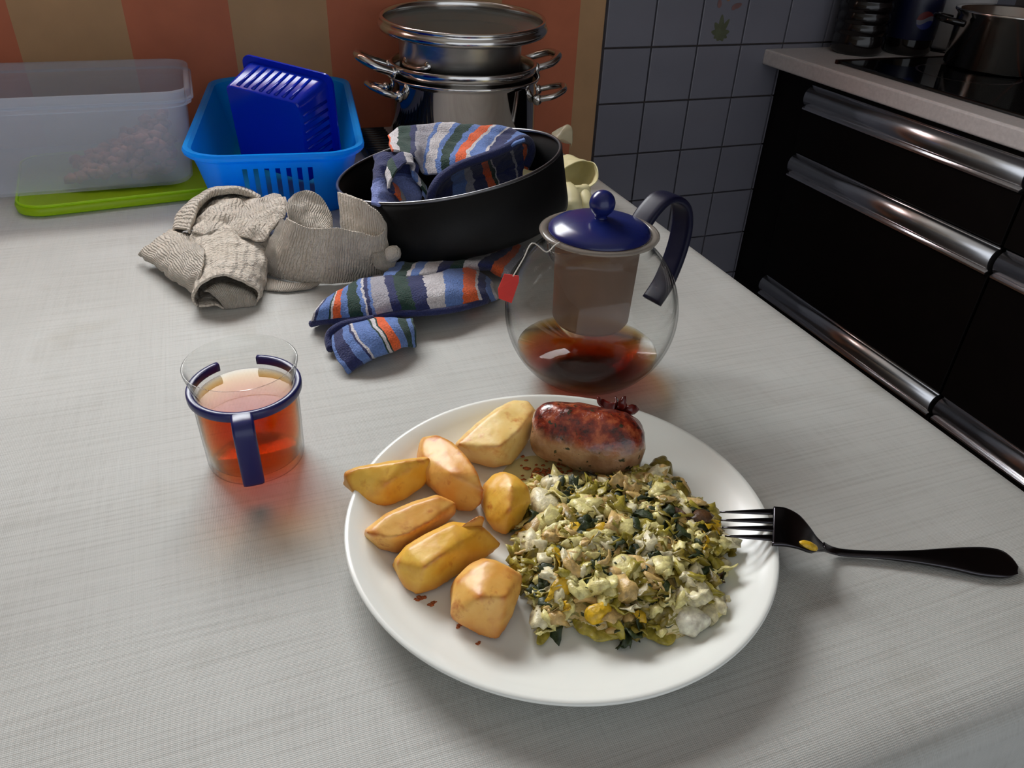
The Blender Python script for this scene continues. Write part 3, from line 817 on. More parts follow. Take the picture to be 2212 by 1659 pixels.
piece('leek_strip', 'shiny bright yellow vegetable strip in the heap', 'vegetable', [(1262, 1332), (1285, 1322), (1308, 1316), (1316, 1322), (1318, 1338), (1300, 1350), (1280, 1356), (1266, 1348)], 'veg_yellow', .0245, .016, 2)
piece('cabbage_piece', 'rounded olive green cabbage piece behind the vegetable heap', 'vegetable', [(1395, 1035), (1402, 1016), (1425, 1006), (1440, 1012), (1450, 1030), (1448, 1050), (1425, 1054), (1405, 1050)], 'veg_olive', .020, .0085, 3, .0016)
piece('leek_slice', 'pale wedge shaped leek slice beside the rounded potato', 'vegetable', [(1146, 1075), (1165, 1070), (1200, 1090), (1212, 1112), (1195, 1130), (1165, 1128), (1148, 1105)], 'veg_pale', .0255, .016, 4)
piece('leek_slice', 'cream leek slice with a brown edge amid the vegetables', 'vegetable', [(1240, 1105), (1262, 1098), (1280, 1108), (1282, 1125), (1262, 1135), (1242, 1126)], 'veg_cream', .0285, .022, 5)
for lab, pts, mt, sd, zt in (('yellow green leek leaf trailing off the heap towards the rim', [(1156, 1315), (1172, 1308), (1185, 1330), (1178, 1352), (1188, 1375), (1175, 1394), (1158, 1396), (1166, 1365), (1158, 1345)], 'veg_green', 1, .0115), ('pale green leek leaf under the yellow strip', [(1230, 1340), (1262, 1352), (1300, 1362), (1345, 1372), (1330, 1384), (1290, 1388), (1255, 1372)], 'veg_green', 2, .0135), ('wide pale green leaf flap beside the white leek chunk', [(1384, 1345), (1410, 1330), (1450, 1345), (1460, 1380), (1440, 1398), (1410, 1386), (1388, 1370)], 'veg_green', 3, .0125), ('dark green leaf curl standing out of the heap', [(1392, 1262), (1415, 1252), (1445, 1262), (1450, 1290), (1440, 1310), (1428, 1290), (1405, 1280)], 'veg_dark', 4, .0275)):
    piece('leek_leaf', lab, 'vegetable', pts, mt, zt, zt - .003, sd, .0014)

# ------------------------------------------------------------------ fork
SF = 672 / 2212.0
def zf(x, y): return 1540 + SF * x, 1060 + SF * y
fk = thing('fork', pz(*zf(900, 450), .0), 'dark steel table fork resting on the plate rim', 'fork')
tips = [(48, 152), (55, 210), (64, 262), (84, 322)]; roots = [(470, 150), (490, 215), (490, 272), (480, 338)]
for a, b in zip(tips, roots):
    P = []; fl = []
    for k in range(9):
        t = k / 8
        z = .0262 + .0022 * math.sin(t * math.pi) - .001 * t
        P.append(pz(*zf(a[0] + (b[0] - a[0]) * t, a[1] + (b[1] - a[1]) * t), z)); fl.append((.0008 + .0036 * min(1, t * 1.35) + .0009 * max(0, t - .8) * 5, .0010 + .0010 * t))
    dd = (P[-1] - P[0]).normalized(); sidev = Vector((0, 0, 1)).cross(dd)
    v, f = tube(P, 1, 10, flat=fl, up=sidev); mk('tine', v, f, 'fork_steel', fk)
# head: rows across from tine roots to neck
hd = [((430, 118), (420, 385), .0262), ((520, 130), (520, 390), .0256), (((610, 180)), (620, 412), .0225), ((680, 260), (700, 440), .0175), ((730, 330), (745, 432), .0125), ((790, 385), (800, 425), .0075)]
rows = [[pz(*zf(a[0] + (b[0] - a[0]) * t, a[1] + (b[1] - a[1]) * t), z + .0012 * (2 * t - 1) ** 2) for t in (0, .25, .5, .75, 1)] for a, b, z in hd]
v, f, uv = sheet(rows, 17, 20); o = mk('fork_head', v, f, 'fork_steel', fk); mod(o, 'SOLIDIFY', thickness=.0020, offset=0)
hn = [((780, 372), (790, 425), .0085), ((850, 408), (855, 450), .0045), ((960, 428), (950, 468), .0032), ((1200, 438), (1180, 482), .0036), ((1450, 432), (1430, 510), .0042), ((1700, 415), (1690, 555), .0042), ((1900, 410), (1890, 600), .0036), ((2040, 430), (2030, 615), .0030), ((2120, 485), (2110, 612), .0027), ((2165, 550), (2160, 595), .0026)]
rows = [[pz(*zf(a[0] + (b[0] - a[0]) * t, a[1] + (b[1] - a[1]) * t), z + .0006 * (1 - (2 * t - 1) ** 2)) for t in (0, .25, .5, .75, 1)] for a, b, z in hn]
v, f, uv = sheet(rows, 13, 60); o = mk('fork_handle', v, f, 'fork_steel', fk); mod(o, 'SOLIDIFY', thickness=.0024, offset=0)
P = [pz(*zf(x, y), z) for x, y, z in ((610, 375, .0235), (660, 385, .0225), (700, 400, .0200), (735, 415, .0165))]
v, f = tube(cr(P, 10), [.0012, .002, .0026, .0028, .003, .003, .0028, .0026, .002, .001], 8)
o = mk('vegetable_scrap', v, f, 'veg_yellow', None, P[2]); tag(o, 'yellow scrap of vegetable stuck on the fork neck', 'vegetable')

# ------------------------------------------------------------------ tea glass
MC = Vector((-.009, .4696, T))
mg = thing('tea_glass', MC, 'glass tea mug with blue plastic band and handle, half full of tea', 'mug')
GO = [(0, 0), (.029, 0), (.0328, .0022), (.0338, .006), (.0345, .03), (.0349, .050), (.0340, .0575), (.0334, .061), (.0340, .066), (.0358, .074), (.0374, .0805), (.0376, .082)]
GI = [(.0364, .0826), (.0358, .0812), (.0345, .074), (.0328, .066), (.0320, .061), (.0326, .0575), (.0334, .050), (.0329, .03), (.0318, .008), (.028, .0052), (0, .005)]
v, f = lathe(GO + GI, 96, MC); mk('glass', v, f, 'glass', mg)
LV = .0565
v, f = lathe([(0, .0046), (.0285, .0048), (.0322, .008), (.0333, .03), (.0338, .050), (.0331, LV), (.0328, LV), (0, LV)], 96, MC); mk('tea', v, f, 'tea', mg)['label'] = 'clear reddish orange tea'
P = []
for k in range(61):
    a = math.radians(-270 + 22 + (360 - 44) * k / 60 + 4)
    P.append(MC + Vector((.0358 * math.cos(a), .0358 * math.sin(a), .0620)))
v, f = tube(P, 1, 12, flat=(.0064, .0046), up=(0, 0, 1)); bd = mk('holder_band', v, f, 'band_plastic', mg); bd['label'] = 'dark blue plastic band'
hx = -.0045
P = cr([MC + Vector((hx, y, z)) for y, z in ((-.034, .0622), (-.040, .0625), (-.0455, .0615), (-.0485, .0570), (-.0480, .048), (-.0462, .034), (-.0440, .022), (-.0418, .0115))], 28)
v, f = tube(P, 1, 12, flat=(.0142, .0058), up=(1, 0, 0)); mk('handle', v, f, 'band_plastic', mg)

# ------------------------------------------------------------------ teapot
TC = Vector((.268, .500, T)); TR, TZ = .0712, .0655
tp = thing('teapot', TC, 'round glass teapot with navy lid, ball knob and dark blue handle', 'teapot')
cam_a = math.atan2(TC.y, TC.x)
SPA = math.radians(208)
def pot_wall(r0, thick):
    pr = []
    z0 = .0
    pr.append((0, thick if thick else 0)); 
    for k in range(0, 33):
        th = math.radians(-66 + (-(-66) + 52) * k / 32)
        r = (TR - thick) * math.cos(th); z = TZ + (TR - thick) * math.sin(th)
        pr.append((r, z))
    pr += [(.0440 - thick, .1225), (.0436 - thick, .127), (.0442 - thick, .1315), (.0452 - thick, .1335)]
    return pr
def spout(vs):
    out = []
    for p in vs:
        q = p - TC; a = math.atan2(q.y, q.x); d = (a - SPA + math.pi) % (2 * math.pi) - math.pi
        hz = max(0, min(1, (q.z - .098) / .034)); k = math.exp(-(d / .26) ** 2) * hz * hz
        r = math.hypot(q.x, q.y)
        if r > 1e-5: out.append(TC + Vector((q.x * (1 + k * .30), q.y * (1 + k * .30), q.z)))
        else: out.append(p)
    return out
po = pot_wall(0, 0); pi_ = pot_wall(0, .0019)
zb = po[1][1]; po = [(r, max(0, z - zb * 0)) for r, z in po]
flat = TZ + TR * math.sin(math.radians(-66))
po = [(r, (z - flat) * (.1335 / (.1335 - flat)) if i else 0) for i, (r, z) in enumerate(po)]
pi_ = [(r, (z - flat) * (.1335 / (.1335 - flat)) if i else .0019) for i, (r, z) in enumerate(pi_)]
pi_ = [(r, max(z, .0019)) for r, z in pi_]
v, f = lathe(po + pi_[::-1], 96, TC); v = spout(v); mk('glass_body', v, f, 'glass', tp)
TL = .0285
pr = [(0, .0014)]
for (r, z) in pi_[1:]:
    if z < TL: pr.append((r + .0008, max(.0014, z - .0004)))
rl = [r for r, z in pi_[1:] if z < TL][-1] + .0012
pr += [(rl, TL), (0, TL)]
v, f = lathe(pr, 96, TC); mk('tea', v, f, 'tea_dark', tp)['label'] = 'dark brown red tea in the bottom'
# strainer hanging below the lid
v, f = lathe([(.0405, .1338), (.0345, .1325), (.0335, .120), (.0325, .09), (.0315, .060), (.029, .056), (0, .055)], 72, TC); mk('strainer', v, f, 'strainer_mesh', tp)
v, f = lathe([(.0405, .1345), (.0445, .1352), (.0470, .1340), (.0462, .1325), (.0405, .1330)], 96, TC, closed=True); mk('rim_ring', v, f, 'rim_clear', tp)
v, f = lathe([(.0400, .1345), (.0398, .1362), (.036, .1392), (.028, .1420), (.018, .1440), (.008, .1452), (0, .1454)], 96, TC); ld = mk('lid', v, f, 'navy_plastic', tp)
ld['label'] = 'glossy domed navy lid'
v, f = lathe([(.0060, .1440), (.0045, .1465), (.0062, .1485)] + [(.0100 * math.cos(math.radians(a)), .1565 + .0100 * math.sin(math.radians(a))) for a in range(-48, 91, 6)], 40, TC); mk('knob', v, f, 'navy_plastic', ld)
hd_ = Vector((.955, .29, 0)).normalized()
P = cr([TC + hd_ * r + Vector((0, 0, z)) for r, z in ((.046, .131), (.054, .1400), (.066, .1475), (.080, .1465), (.0925, .1375), (.0985, .122), (.0985, .104), (.094, .085), (.086, .066), (.0745, .052))], 40)
v, f = tube(P, 1, 14, flat=(.021, .0062), up=Vector((-hd_.y, hd_.x, 0))); mk('handle', v, f, 'dark_navy_plastic', tp)
# tea bag tag hanging over the rim
tg = thing('tea_tag', py(1097, 660, .462), 'red paper tea bag tag hanging on a string from the teapot', 'tag')
q = [py(1090, 592, .462), py(1121, 596, .458), py(1121, 608, .457), py(1105, 655, .455), py(1078, 645, .460), py(1076, 625, .462)]
v = list(q) + [p + Vector((0, .0007, 0)) for p in q]; n = len(q)
mk('paper_tag', v, [tuple(range(n)), tuple(range(2 * n - 1, n - 1, -1))] + [(k, n + k, n + (k + 1) % n, (k + 1) % n) for k in range(n)], 'red_paper', tg, smooth=False)
P = cr([TC + Vector((-.041, -.016, .1358)), TC + Vector((-.0475, -.0215, .1362)), TC + Vector((-.056, -.027, .1345)), py(1150, 525, .463), py(1130, 560, .4605), py(1108, 597, .4585)], 24)
v, f = tube(P, .00045, 6); mk('string', v, f, 'string', tg)

# ------------------------------------------------------------------ cake tin
nrm = Vector((-.172, .084, 1)).normalized(); tq = Vector((0, 0, 1)).rotation_difference(nrm).to_matrix()
TNC = V(.2415, .824, .0905); TNR, TNH = .1295, .066
base = TNC - nrm * TNH
tn = thing('cake_tin', base, 'round black cake tin tilted on the striped towel', 'cake tin')
v, f = lathe([(0, 0), (TNR - .004, 0), (TNR - .0015, .002), (TNR - .001, .008), (TNR - .001, TNH - .001), (TNR - .0022, TNH - .001), (TNR - .0022, .010), (TNR - .004, .003), (0, .002)], 128, base, rot=tq)
mk('tin_body', v, f, 'black_tin', tn)
v, f = lathe([(TNR - .0028 + .0020 * math.cos(a * math.pi / 6), TNH + .0020 * math.sin(a * math.pi / 6)) for a in range(12)], 128, base, closed=True, rot=tq)
mk('rolled_rim', v, f, 'tin_rim', tn)
def tinp(x, y, z): return base + tq @ Vector((x, y, z))

# ------------------------------------------------------------------ towel in the tin
S8 = 420 / 2212.0
def z8(x, y): return 760 + S8 * x, 240 + S8 * y
def rw(fn, pts, Y):                      # row of photo directions met at depths Y (scalar or list)
    return [py(*fn(x, y), (Y[i] if isinstance(Y, (list, tuple)) else Y)) for i, (x, y) in enumerate(pts)]
g = G()
rows = [rw(z8, [(440, 420), (580, 420), (780, 420), (1000, 420), (1300, 420), (1550, 400), (1720, 400), (1850, 400), (1960, 420)], .915),
        rw(z8, [(428, 275), (560, 200), (760, 170), (1000, 142), (1300, 168), (1550, 172), (1710, 182), (1830, 212), (1965, 275)], .885),
        rw(z8, [(425, 300), (555, 270), (745, 265), (920, 270), (1170, 270), (1420, 270), (1590, 275), (1720, 300), (1985, 300)], .86),
        rw(z8, [(425, 360), (550, 350), (725, 380), (850, 420), (1080, 430), (1300, 400), (1480, 390), (1630, 400), (1975, 300)], .835),
        rw(z8, [(440, 420), (560, 430), (720, 470), (820, 600), (1040, 560), (1230, 500), (1420, 470), (1620, 430), (1965, 300)], .812),
        rw(z8, [(455, 450), (570, 480), (720, 540), (840, 730), (1050, 700), (1230, 605), (1430, 535), (1680, 450), (1970, 330)], .80)]
vv, ff, uv = sheet(rows, 110, 60, .0022, 70, 5); g.add(vv, ff, 0, uv)
# hem rolled along the front edge
P = cr(rw(z8, [(890, 1040), (920, 900), (985, 790), (1070, 715), (1220, 625), (1430, 548), (1650, 470), (1800, 400), (1930, 320), (2010, 340), (2045, 430), (2030, 520), (1985, 620)], [.755, .76, .768, .775, .785, .792, .798, .805, .815, .83, .835, .84, .84]), 70)
v, f = tube(P, .0036, 10); g.add(v, f, 2, [(.1, .1)] * len(v))
# shaded inner fold under the hem
rows = [rw(z8, [(960, 880), (1100, 735), (1300, 630), (1550, 545), (1750, 460), (1950, 370), (2040, 450)], [.775, .782, .79, .80, .81, .825, .838]),
        rw(z8, [(940, 960), (1120, 860), (1340, 800), (1600, 720), (1800, 640), (1960, 540), (2030, 560)], [.785, .805, .82, .83, .84, .845, .845]),
        rw(z8, [(915, 1080), (1120, 1060), (1360, 1010), (1640, 920), (1840, 840), (1970, 760), (2000, 700)], [.77, .78, .785, .795, .81, .825, .84])]
vv, ff, uv = sheet(rows, 70, 30, .003, 80, 9); g.add(vv, ff, 1, uv)
# folds at the left
rows = [rw(z8, [(265, 530), (330, 490), (420, 460), (560, 490), (720, 530)], [.82, .815, .81, .81, .81]),
        rw(z8, [(250, 700), (330, 660), (430, 640), (570, 600), (740, 620)], [.79, .785, .79, .795, .80]),
        rw(z8, [(225, 880), (310, 850), (400, 830), (520, 800), (760, 800)], [.77, .765, .775, .785, .79]),
        rw(z8, [(200, 1060), (300, 1070), (400, 1070), (560, 1070), (800, 1080)], [.745, .74, .745, .755, .765])]
vv, ff, uv = sheet(rows, 50, 40, .003, 90, 2); g.add(vv, ff, 4, [(w_, u) for u, w_ in uv])
P = cr(rw(z8, [(620, 1080), (520, 940), (420, 870), (440, 740), (500, 640), (610, 570), (700, 600), (690, 720), (780, 840), (860, 960), (860, 1080)], [.745, .752, .752, .757, .765, .775, .785, .782, .777, .772, .765]), 60)
rows = [[p + Vector((0, -.004, -.001)) for p in P], P, [p + Vector((.002, .016, .003)) for p in P], [p + Vector((.004, .034, -.002)) for p in P]]
vv, ff, uv = sheet(rows, 80, 14, .0016, 90, 27); g.add(vv, ff, 3, [(1 - u, w_) for u, w_ in uv])
tw = g.mk('striped_towel', None, None, base, mats=['towel_d', 'towel_e', 'towel_f', 'towel_c', 'towel_g'], uv=True)
mod(tw, 'SOLIDIFY', thickness=.0028, offset=0)
tag(tw, 'blue orange and white striped towel bundled inside the cake tin', 'towel')

# ------------------------------------------------------------------ towel on the table
SB = 520 / 2212.0
def zB(x, y): return 640 + SB * x, 500 + SB * y
def rz(fn, pts): return [pz(*fn(x, y), z) for x, y, z in pts]
g = G()
hem = [(135, 850, .006), (250, 818, .012), (450, 815, .015), (700, 792, .017), (950, 752, .019), (1250, 736, .019), (1500, 700, .017), (1750, 630, .013), (1850, 600, .009)]
rows = [rz(zB, [(x + 20, y + 8, max(.002, z - .010)) for x, y, z in hem]), rz(zB, hem),
        rz(zB, [(165, 745, .021), (280, 705, .025), (430, 665, .027), (660, 625, .029), (900, 595, .031), (1230, 565, .031), (1500, 525, .029), (1700, 545, .023), (1830, 575, .014)]),
        rz(zB, [(250, 648, .020), (345, 588, .024), (445, 528, .026), (640, 455, .028), (860, 430, .030), (1200, 425, .030), (1500, 345, .028), (1700, 420, .020), (1800, 520, .012)]),
        rz(zB, [(330, 610, .003), (420, 550, .003), (520, 490, .003), (700, 420, .003), (900, 400, .006), (1220, 395, .010), (1510, 330, .010), (1720, 400, .006), (1810, 500, .003)])]
vv, ff, uv = sheet(rows, 110, 44, .0016, 70, 4); g.add(vv, ff, 0, uv)
P = cr(rz(zB, [(140, 850, .007), (250, 825, .012), (450, 820, .015), (700, 797, .017), (950, 757, .019), (1250, 741, .019), (1500, 705, .017), (1750, 635, .013)]), 50)
v, f = tube(P, .0022, 8); g.add(v, f, 2, [(.1, .1)] * len(v))
rows = [rz(zB, [(310, 1000, .004), (420, 900, .010), (680, 835, .014), (860, 815, .014), (1055, 815, .012)]),
        rz(zB, [(322, 950, .012), (470, 858, .019), (690, 810, .021), (870, 800, .021), (1065, 812, .018)]),
        rz(zB, [(335, 1050, .014), (510, 950, .022), (730, 880, .026), (900, 850, .026), (1085, 880, .019)]),
        rz(zB, [(385, 1180, .010), (580, 1050, .020), (790, 970, .024), (945, 930, .023), (1090, 960, .014)]),
        rz(zB, [(460, 1285, .005), (670, 1150, .013), (860, 1080, .015), (1000, 1035, .014), (1085, 1045, .006)]),
        rz(zB, [(480, 1310, .002), (690, 1165, .003), (880, 1092, .004), (1010, 1048, .004), (1080, 1060, .002)])]
vv, ff, uv = sheet(rows, 70, 50, .0016, 80, 11); g.add(vv, ff, 1, uv)
P = cr(rz(zB, [(318, 1080, .006), (300, 990, .010), (330, 920, .015), (430, 862, .019), (560, 835, .020), (700, 805, .020)]), 40)
v, f = tube(P, .0028, 8); g.add(v, f, 2, [(.1, .1)] * len(v))
rows = [rz(zB, [(780, 500, .010), (1000, 480, .014), (1190, 450, .016), (1400, 400, .018), (1700, 350, .016), (1920, 440, .004)]),
        rz(zB, [(790, 450, .024), (1000, 420, .028), (1190, 390, .030), (1400, 340, .030), (1700, 290, .026), (1960, 380, .010)]),
        rz(zB, [(860, 340, .022), (1080, 300, .024), (1280, 270, .024), (1500, 240, .022), (1800, 230, .020), (2020, 300, .010)]),
        rz(zB, [(960, 240, .012), (1160, 205, .010), (1350, 180, .010), (1600, 165, .010), (1900, 165, .010), (2080, 220, .006)]),
        rz(zB, [(1000, 170, .006), (1200, 140, .004), (1400, 110, .004), (1650, 95, .004), (1930, 95, .004), (2100, 150, .003)])]
vv, ff, uv = sheet(rows, 90, 36, .0020, 80, 7); g.add(vv, ff, 3, uv)
for p in g.v: p.z = max(p.z, T + .0014)
t2 = g.mk('striped_towel', None, None, pz(*zB(900, 700), 0), mats=['towel_a', 'towel_b', 'towel_f', 'towel_c'], uv=True)
mod(t2, 'SOLIDIFY', thickness=.0026, offset=0)
tag(t2, 'blue orange and white striped towel folded flat on the table under the tin', 'towel')

# ------------------------------------------------------------------ cream muslin cloth
SA = 590 / 2212.0
def zA(x, y): return 290 + SA * x, 390 + SA * y
g = G()
# front roll with an open mouth
rows = [rw(zA, [(520, 1010), (488, 940), (520, 870), (620, 790), (720, 765), (850, 800), (960, 870), (1010, 930), (990, 1000), (890, 1052), (780, 1050), (640, 1010)], .712),
        rw(zA, [(515, 960), (480, 900), (500, 800), (600, 720), (730, 680), (880, 700), (1000, 770), (1040, 860), (1010, 930), (900, 960), (780, 950), (640, 940)], .735),
        rw(zA, [(520, 880), (490, 800), (520, 690), (610, 620), (750, 570), (900, 590), (1040, 650), (1075, 740), (1030, 830), (900, 860), (780, 860), (650, 860)], .762),
        rw(zA, [(520, 760), (480, 660), (490, 560), (580, 500), (740, 450), (900, 490), (1050, 520), (1090, 620), (1050, 740), (900, 760), (780, 760), (650, 760)], .795),
        rw(zA, [(520, 640), (470, 540), (470, 440), (560, 380), (700, 350), (850, 400), (1040, 420), (1110, 500), (1060, 620), (900, 640), (780, 650), (650, 650)], .825)]
vv, ff, uv = sheet(rows, 96, 60, .0024, 80, 3, closed=True); g.add(vv, ff, 0, [(u * .8, w_ * 2.2) for u, w_ in uv])
# lower lip inside the mouth
rows = [rw(zA, [(560, 905), (700, 835), (850, 862), (985, 925)], .735), rw(zA, [(590, 890), (710, 845), (850, 875), (980, 935)], .721), rw(zA, [(640, 930), (750, 920), (880, 940), (990, 965)], .7145), rw(zA, [(690, 985), (780, 1000), (890, 1010), (985, 990)], .7105), rw(zA, [(740, 1035), (800, 1052), (890, 1055), (975, 1012)], .711)]
vv, ff, uv = sheet(rows, 30, 20, .0015, 90, 8); g.add(vv, ff, 0, uv)
# left flap
rows = [rz(zA, [(35, 595, .008), (110, 650, .009), (190, 700, .010), (310, 805, .010), (420, 870, .010), (500, 915, .010)]),
        rz(zA, [(45, 580, .014), (130, 610, .017), (230, 670, .019), (340, 760, .019), (430, 810, .019), (520, 850, .021)]),
        rz(zA, [(130, 520, .020), (220, 540, .025), (310, 600, .028), (390, 680, .028), (460, 730, .028), (540, 760, .032)]),
        rz(zA, [(230, 440, .020), (310, 450, .027), (380, 500, .031), (450, 560, .034), (510, 620, .036), (560, 640, .038)]),
        rz(zA, [(290, 405, .010), (360, 405, .014), (420, 430, .020), (470, 470, .028), (520, 520, .034), (570, 560, .036)])]
vv, ff, uv = sheet(rows, 60, 50, .0022, 90, 6); g.add(vv, ff, 0, [(w_ * .8 + u * .2, u) for u, w_ in uv])
# top pile behind the roll
rows = [rz(zA, [(470, 450, .034), (600, 430, .040), (760, 410, .040), (900, 470, .036), (1050, 470, .040), (1180, 330, .050), (1250, 250, .050)]),
        rz(zA, [(480, 360, .036), (620, 310, .046), (780, 330, .044), (900, 350, .044), (1020, 330, .050), (1140, 250, .056), (1240, 190, .056)]),
        rz(zA, [(560, 240, .040), (660, 200, .046), (790, 210, .050), (900, 210, .046), (1010, 200, .052), (1110, 170, .054), (1210, 150, .054)]),
        rz(zA, [(640, 170, .034), (720, 150, .038), (800, 150, .040), (900, 150, .040), (1000, 150, .044), (1100, 140, .044), (1180, 130, .046)]),
        ]
rows.append([Vector((p.x, p.y + .003, T + .004)) for p in rows[-1]])
vv, ff, uv = sheet(rows, 80, 46, .0045, 70, 13); g.add(vv, ff, 0, uv)
# arched fold and sheet at the back left
rows = [rz(zA, [(450, 430, .034), (480, 330, .040), (525, 230, .046), (590, 155, .050), (680, 115, .052), (800, 105, .052), (920, 125, .050), (1020, 165, .048)]),
        rz(zA, [(440, 400, .038), (470, 290, .046), (520, 180, .053), (600, 110, .057), (690, 72, .058), (800, 62, .058), (920, 88, .056), (1015, 140, .052)]),
        rz(zA, [(420, 400, .030), (450, 290, .038), (500, 170, .046), (590, 95, .051), (690, 60, .052), (800, 52, .052), (920, 78, .050), (1015, 132, .048)]),
        rz(zA, [(320, 400, .020), (335, 310, .024), (400, 220, .030), (510, 145, .038), (640, 85, .040), (790, 72, .040), (920, 95, .038), (1025, 145, .038)])]
rows.append([Vector((p.x, p.y + .004, T + .003)) for p in rows[-1]])
vv, ff, uv = sheet(rows, 70, 40, .0018, 80, 15); g.add(vv, ff, 0, uv)
# upright band at the right, curling round to the back
top = rw(zA, [(1240, 300), (1300, 345), (1420, 388), (1600, 385), (1720, 395), (1860, 430), (1985, 445), (2033, 360), (2005, 290), (1910, 205), (1780, 130), (1650, 95)], [.765, .752, .743, .735, .731, .727, .722, .7275, .7295, .740, .759, .800])
bot = [pz(*zA(x, y), .002) for x, y in ((1070, 750), (1160, 785), (1320, 815), (1560, 832), (1680, 825), (1800, 808), (1950, 800))]
bot += [Vector((p.x, p.y - .002, T + .003)) for p in top[7:]]
rows = [top, [a.lerp(b, .33) + Vector((0, -.003, 0)) for a, b in zip(top, bot)], [a.lerp(b, .66) + Vector((0, -.003, 0)) for a, b in zip(top, bot)], bot]
vv, ff, uv = sheet(rows, 110, 40, .0014, 90, 17); g.add(vv, ff, 0, [(u * 2.4, w_ * .5) for u, w_ in uv])
# inner leaf of the band with its folded-over front
rows = [rw(zA, [(1240, 160), (1350, 82), (1450, 105), (1540, 185), (1585, 290), (1600, 380)], [.79, .805, .81, .808, .80, .785]),
        rw(zA, [(1240, 200), (1330, 150), (1430, 180), (1520, 250), (1575, 330), (1590, 400)], [.782, .795, .797, .793, .785, .772]),
        rw(zA, [(1245, 260), (1320, 260), (1400, 290), (1480, 330), (1540, 370), (1580, 410)], [.772, .778, .777, .772, .765, .755]),
        rw(zA, [(1250, 420), (1310, 440), (1400, 450), (1480, 460), (1540, 470), (1580, 480)], [.762, .760, .757, .753, .748, .744])]
vv, ff, uv = sheet(rows, 60, 36, .0018, 90, 19); g.add(vv, ff, 0, uv)
# fold joining band and roll
rows = [rz(zA, [(1180, 300, .054), (1230, 330, .052), (1250, 380, .050)]), rz(zA, [(1130, 420, .044), (1190, 480, .040), (1230, 540, .036)]), rz(zA, [(1060, 560, .030), (1120, 620, .024), (1210, 680, .018)]), rz(zA, [(1050, 740, .006), (1110, 760, .004), (1200, 790, .003)])]
vv, ff, uv = sheet(rows, 24, 30, .0016, 90, 21); g.add(vv, ff, 0, uv)
# flat bit lying on the table below and the corner sticking out at the right
rows = [rz(zA, [(1020, 780, .004), (1250, 830, .004), (1500, 835, .004)]), rz(zA, [(1030, 840, .004), (1240, 870, .004), (1470, 855, .004)]), rz(zA, [(1030, 880, .002), (1220, 900, .002), (1420, 875, .002)])]
vv, ff, uv = sheet(rows, 30, 12, .0006, 90, 23); g.add(vv, ff, 0, uv)
rows = [rw(zA, [(1930, 590), (2030, 570), (2090, 560), (2130, 600)], .722), rw(zA, [(1930, 660), (2030, 650), (2090, 640), (2130, 650)], .716), rw(zA, [(1950, 720), (2010, 730), (2070, 730), (2100, 700)], .712)]
vv, ff, uv = sheet(rows, 24, 16, .002, 120, 25); g.add(vv, ff, 0, uv)
g.add(*blob(py(*zA(2092, 590), .718), .0075, 2, 1, .8, 1.1, .3, 1.3, 3), 0)
for p in g.v: p.z = max(p.z, T + .0014)
cl = g.mk('muslin_cloth', 'muslin', None, pz(*zA(1000, 700), 0), uv=True)
mod(cl, 'SOLIDIFY', thickness=.0022, offset=0)
tag(cl, 'crumpled cream crinkle muslin cloth lying on the table', 'cloth')

# ------------------------------------------------------------------ light blue basket
bmx = Matrix.Translation(V(.0864, 1.128, 0)) @ Matrix.Rotation(-.128, 4, 'Z')
bk = thing('plastic_basket', V(.0864, 1.128, 0), 'bright blue plastic basket with slotted front', 'basket')
BR = [(.155, .355, .030, .000), (.162, .362, .034, .004), (.174, .377, .040, .028), (.186, .391, .044, .055), (.195, .401, .046, .072), (.203, .409, .048, .0725), (.2115, .419, .051, .0765), (.213, .4205, .051, .080), (.210, .417, .050, .083), (.200, .407, .047, .083), (.193, .399, .044, .080), (.190, .396, .042, .072), (.181, .386, .041, .055), (.169, .372, .037, .028), (.157, .357, .031, .0065), (.150, .35, .028, .003)]
R_ = [rring(a_, b_, c_, d_, 8) for a_, b_, c_, d_ in BR]
v, f = loft(R_, True, True)
body = mk('basket_body', xf(v, bmx), f, 'sky_blue_plastic', bk)
cg = G()
for k in range(7):
    x = -.036 + .0125 * k
    cg.add(*box(x - .0028, x + .0028, -.225, -.150, .022, .064))
cut = mk('cutter', xf(cg.v, bmx), cg.f, 'sky_blue_plastic', bk, smooth=False)
bpy.context.view_layer.update()
bo = body.modifiers.new('b', 'BOOLEAN'); bo.object = cut; bo.operation = 'DIFFERENCE'; bo.solver = 'EXACT'
dg = bpy.context.evaluated_depsgraph_get()
nm = bpy.data.meshes.new_from_object(body.evaluated_get(dg)); body.modifiers.clear(); body.data = nm
bpy.data.objects.remove(cut)
nm.polygons.foreach_set('use_smooth', [True] * len(nm.polygons))
mod(body, 'EDGE_SPLIT', split_angle=math.radians(38))
# small moulded feet of the slots
# ------------------------------------------------------------------ dark blue tray lying in the basket
rq = (Matrix.Rotation(-.7076, 3, 'Z') @ Matrix.Rotation(.10, 3, 'Y') @ Matrix.Rotation(.2113, 3, 'X')).to_4x4()
tm = Matrix.Translation(py(485, 182, 1.03)) @ rq
TW, TD, TH = .103, .056, .108
ty = thing('plastic_tray', tm @ Vector((TW / 2, 0, -TH)), 'dark royal blue ribbed plastic tray lying inside the light blue basket', 'tray')
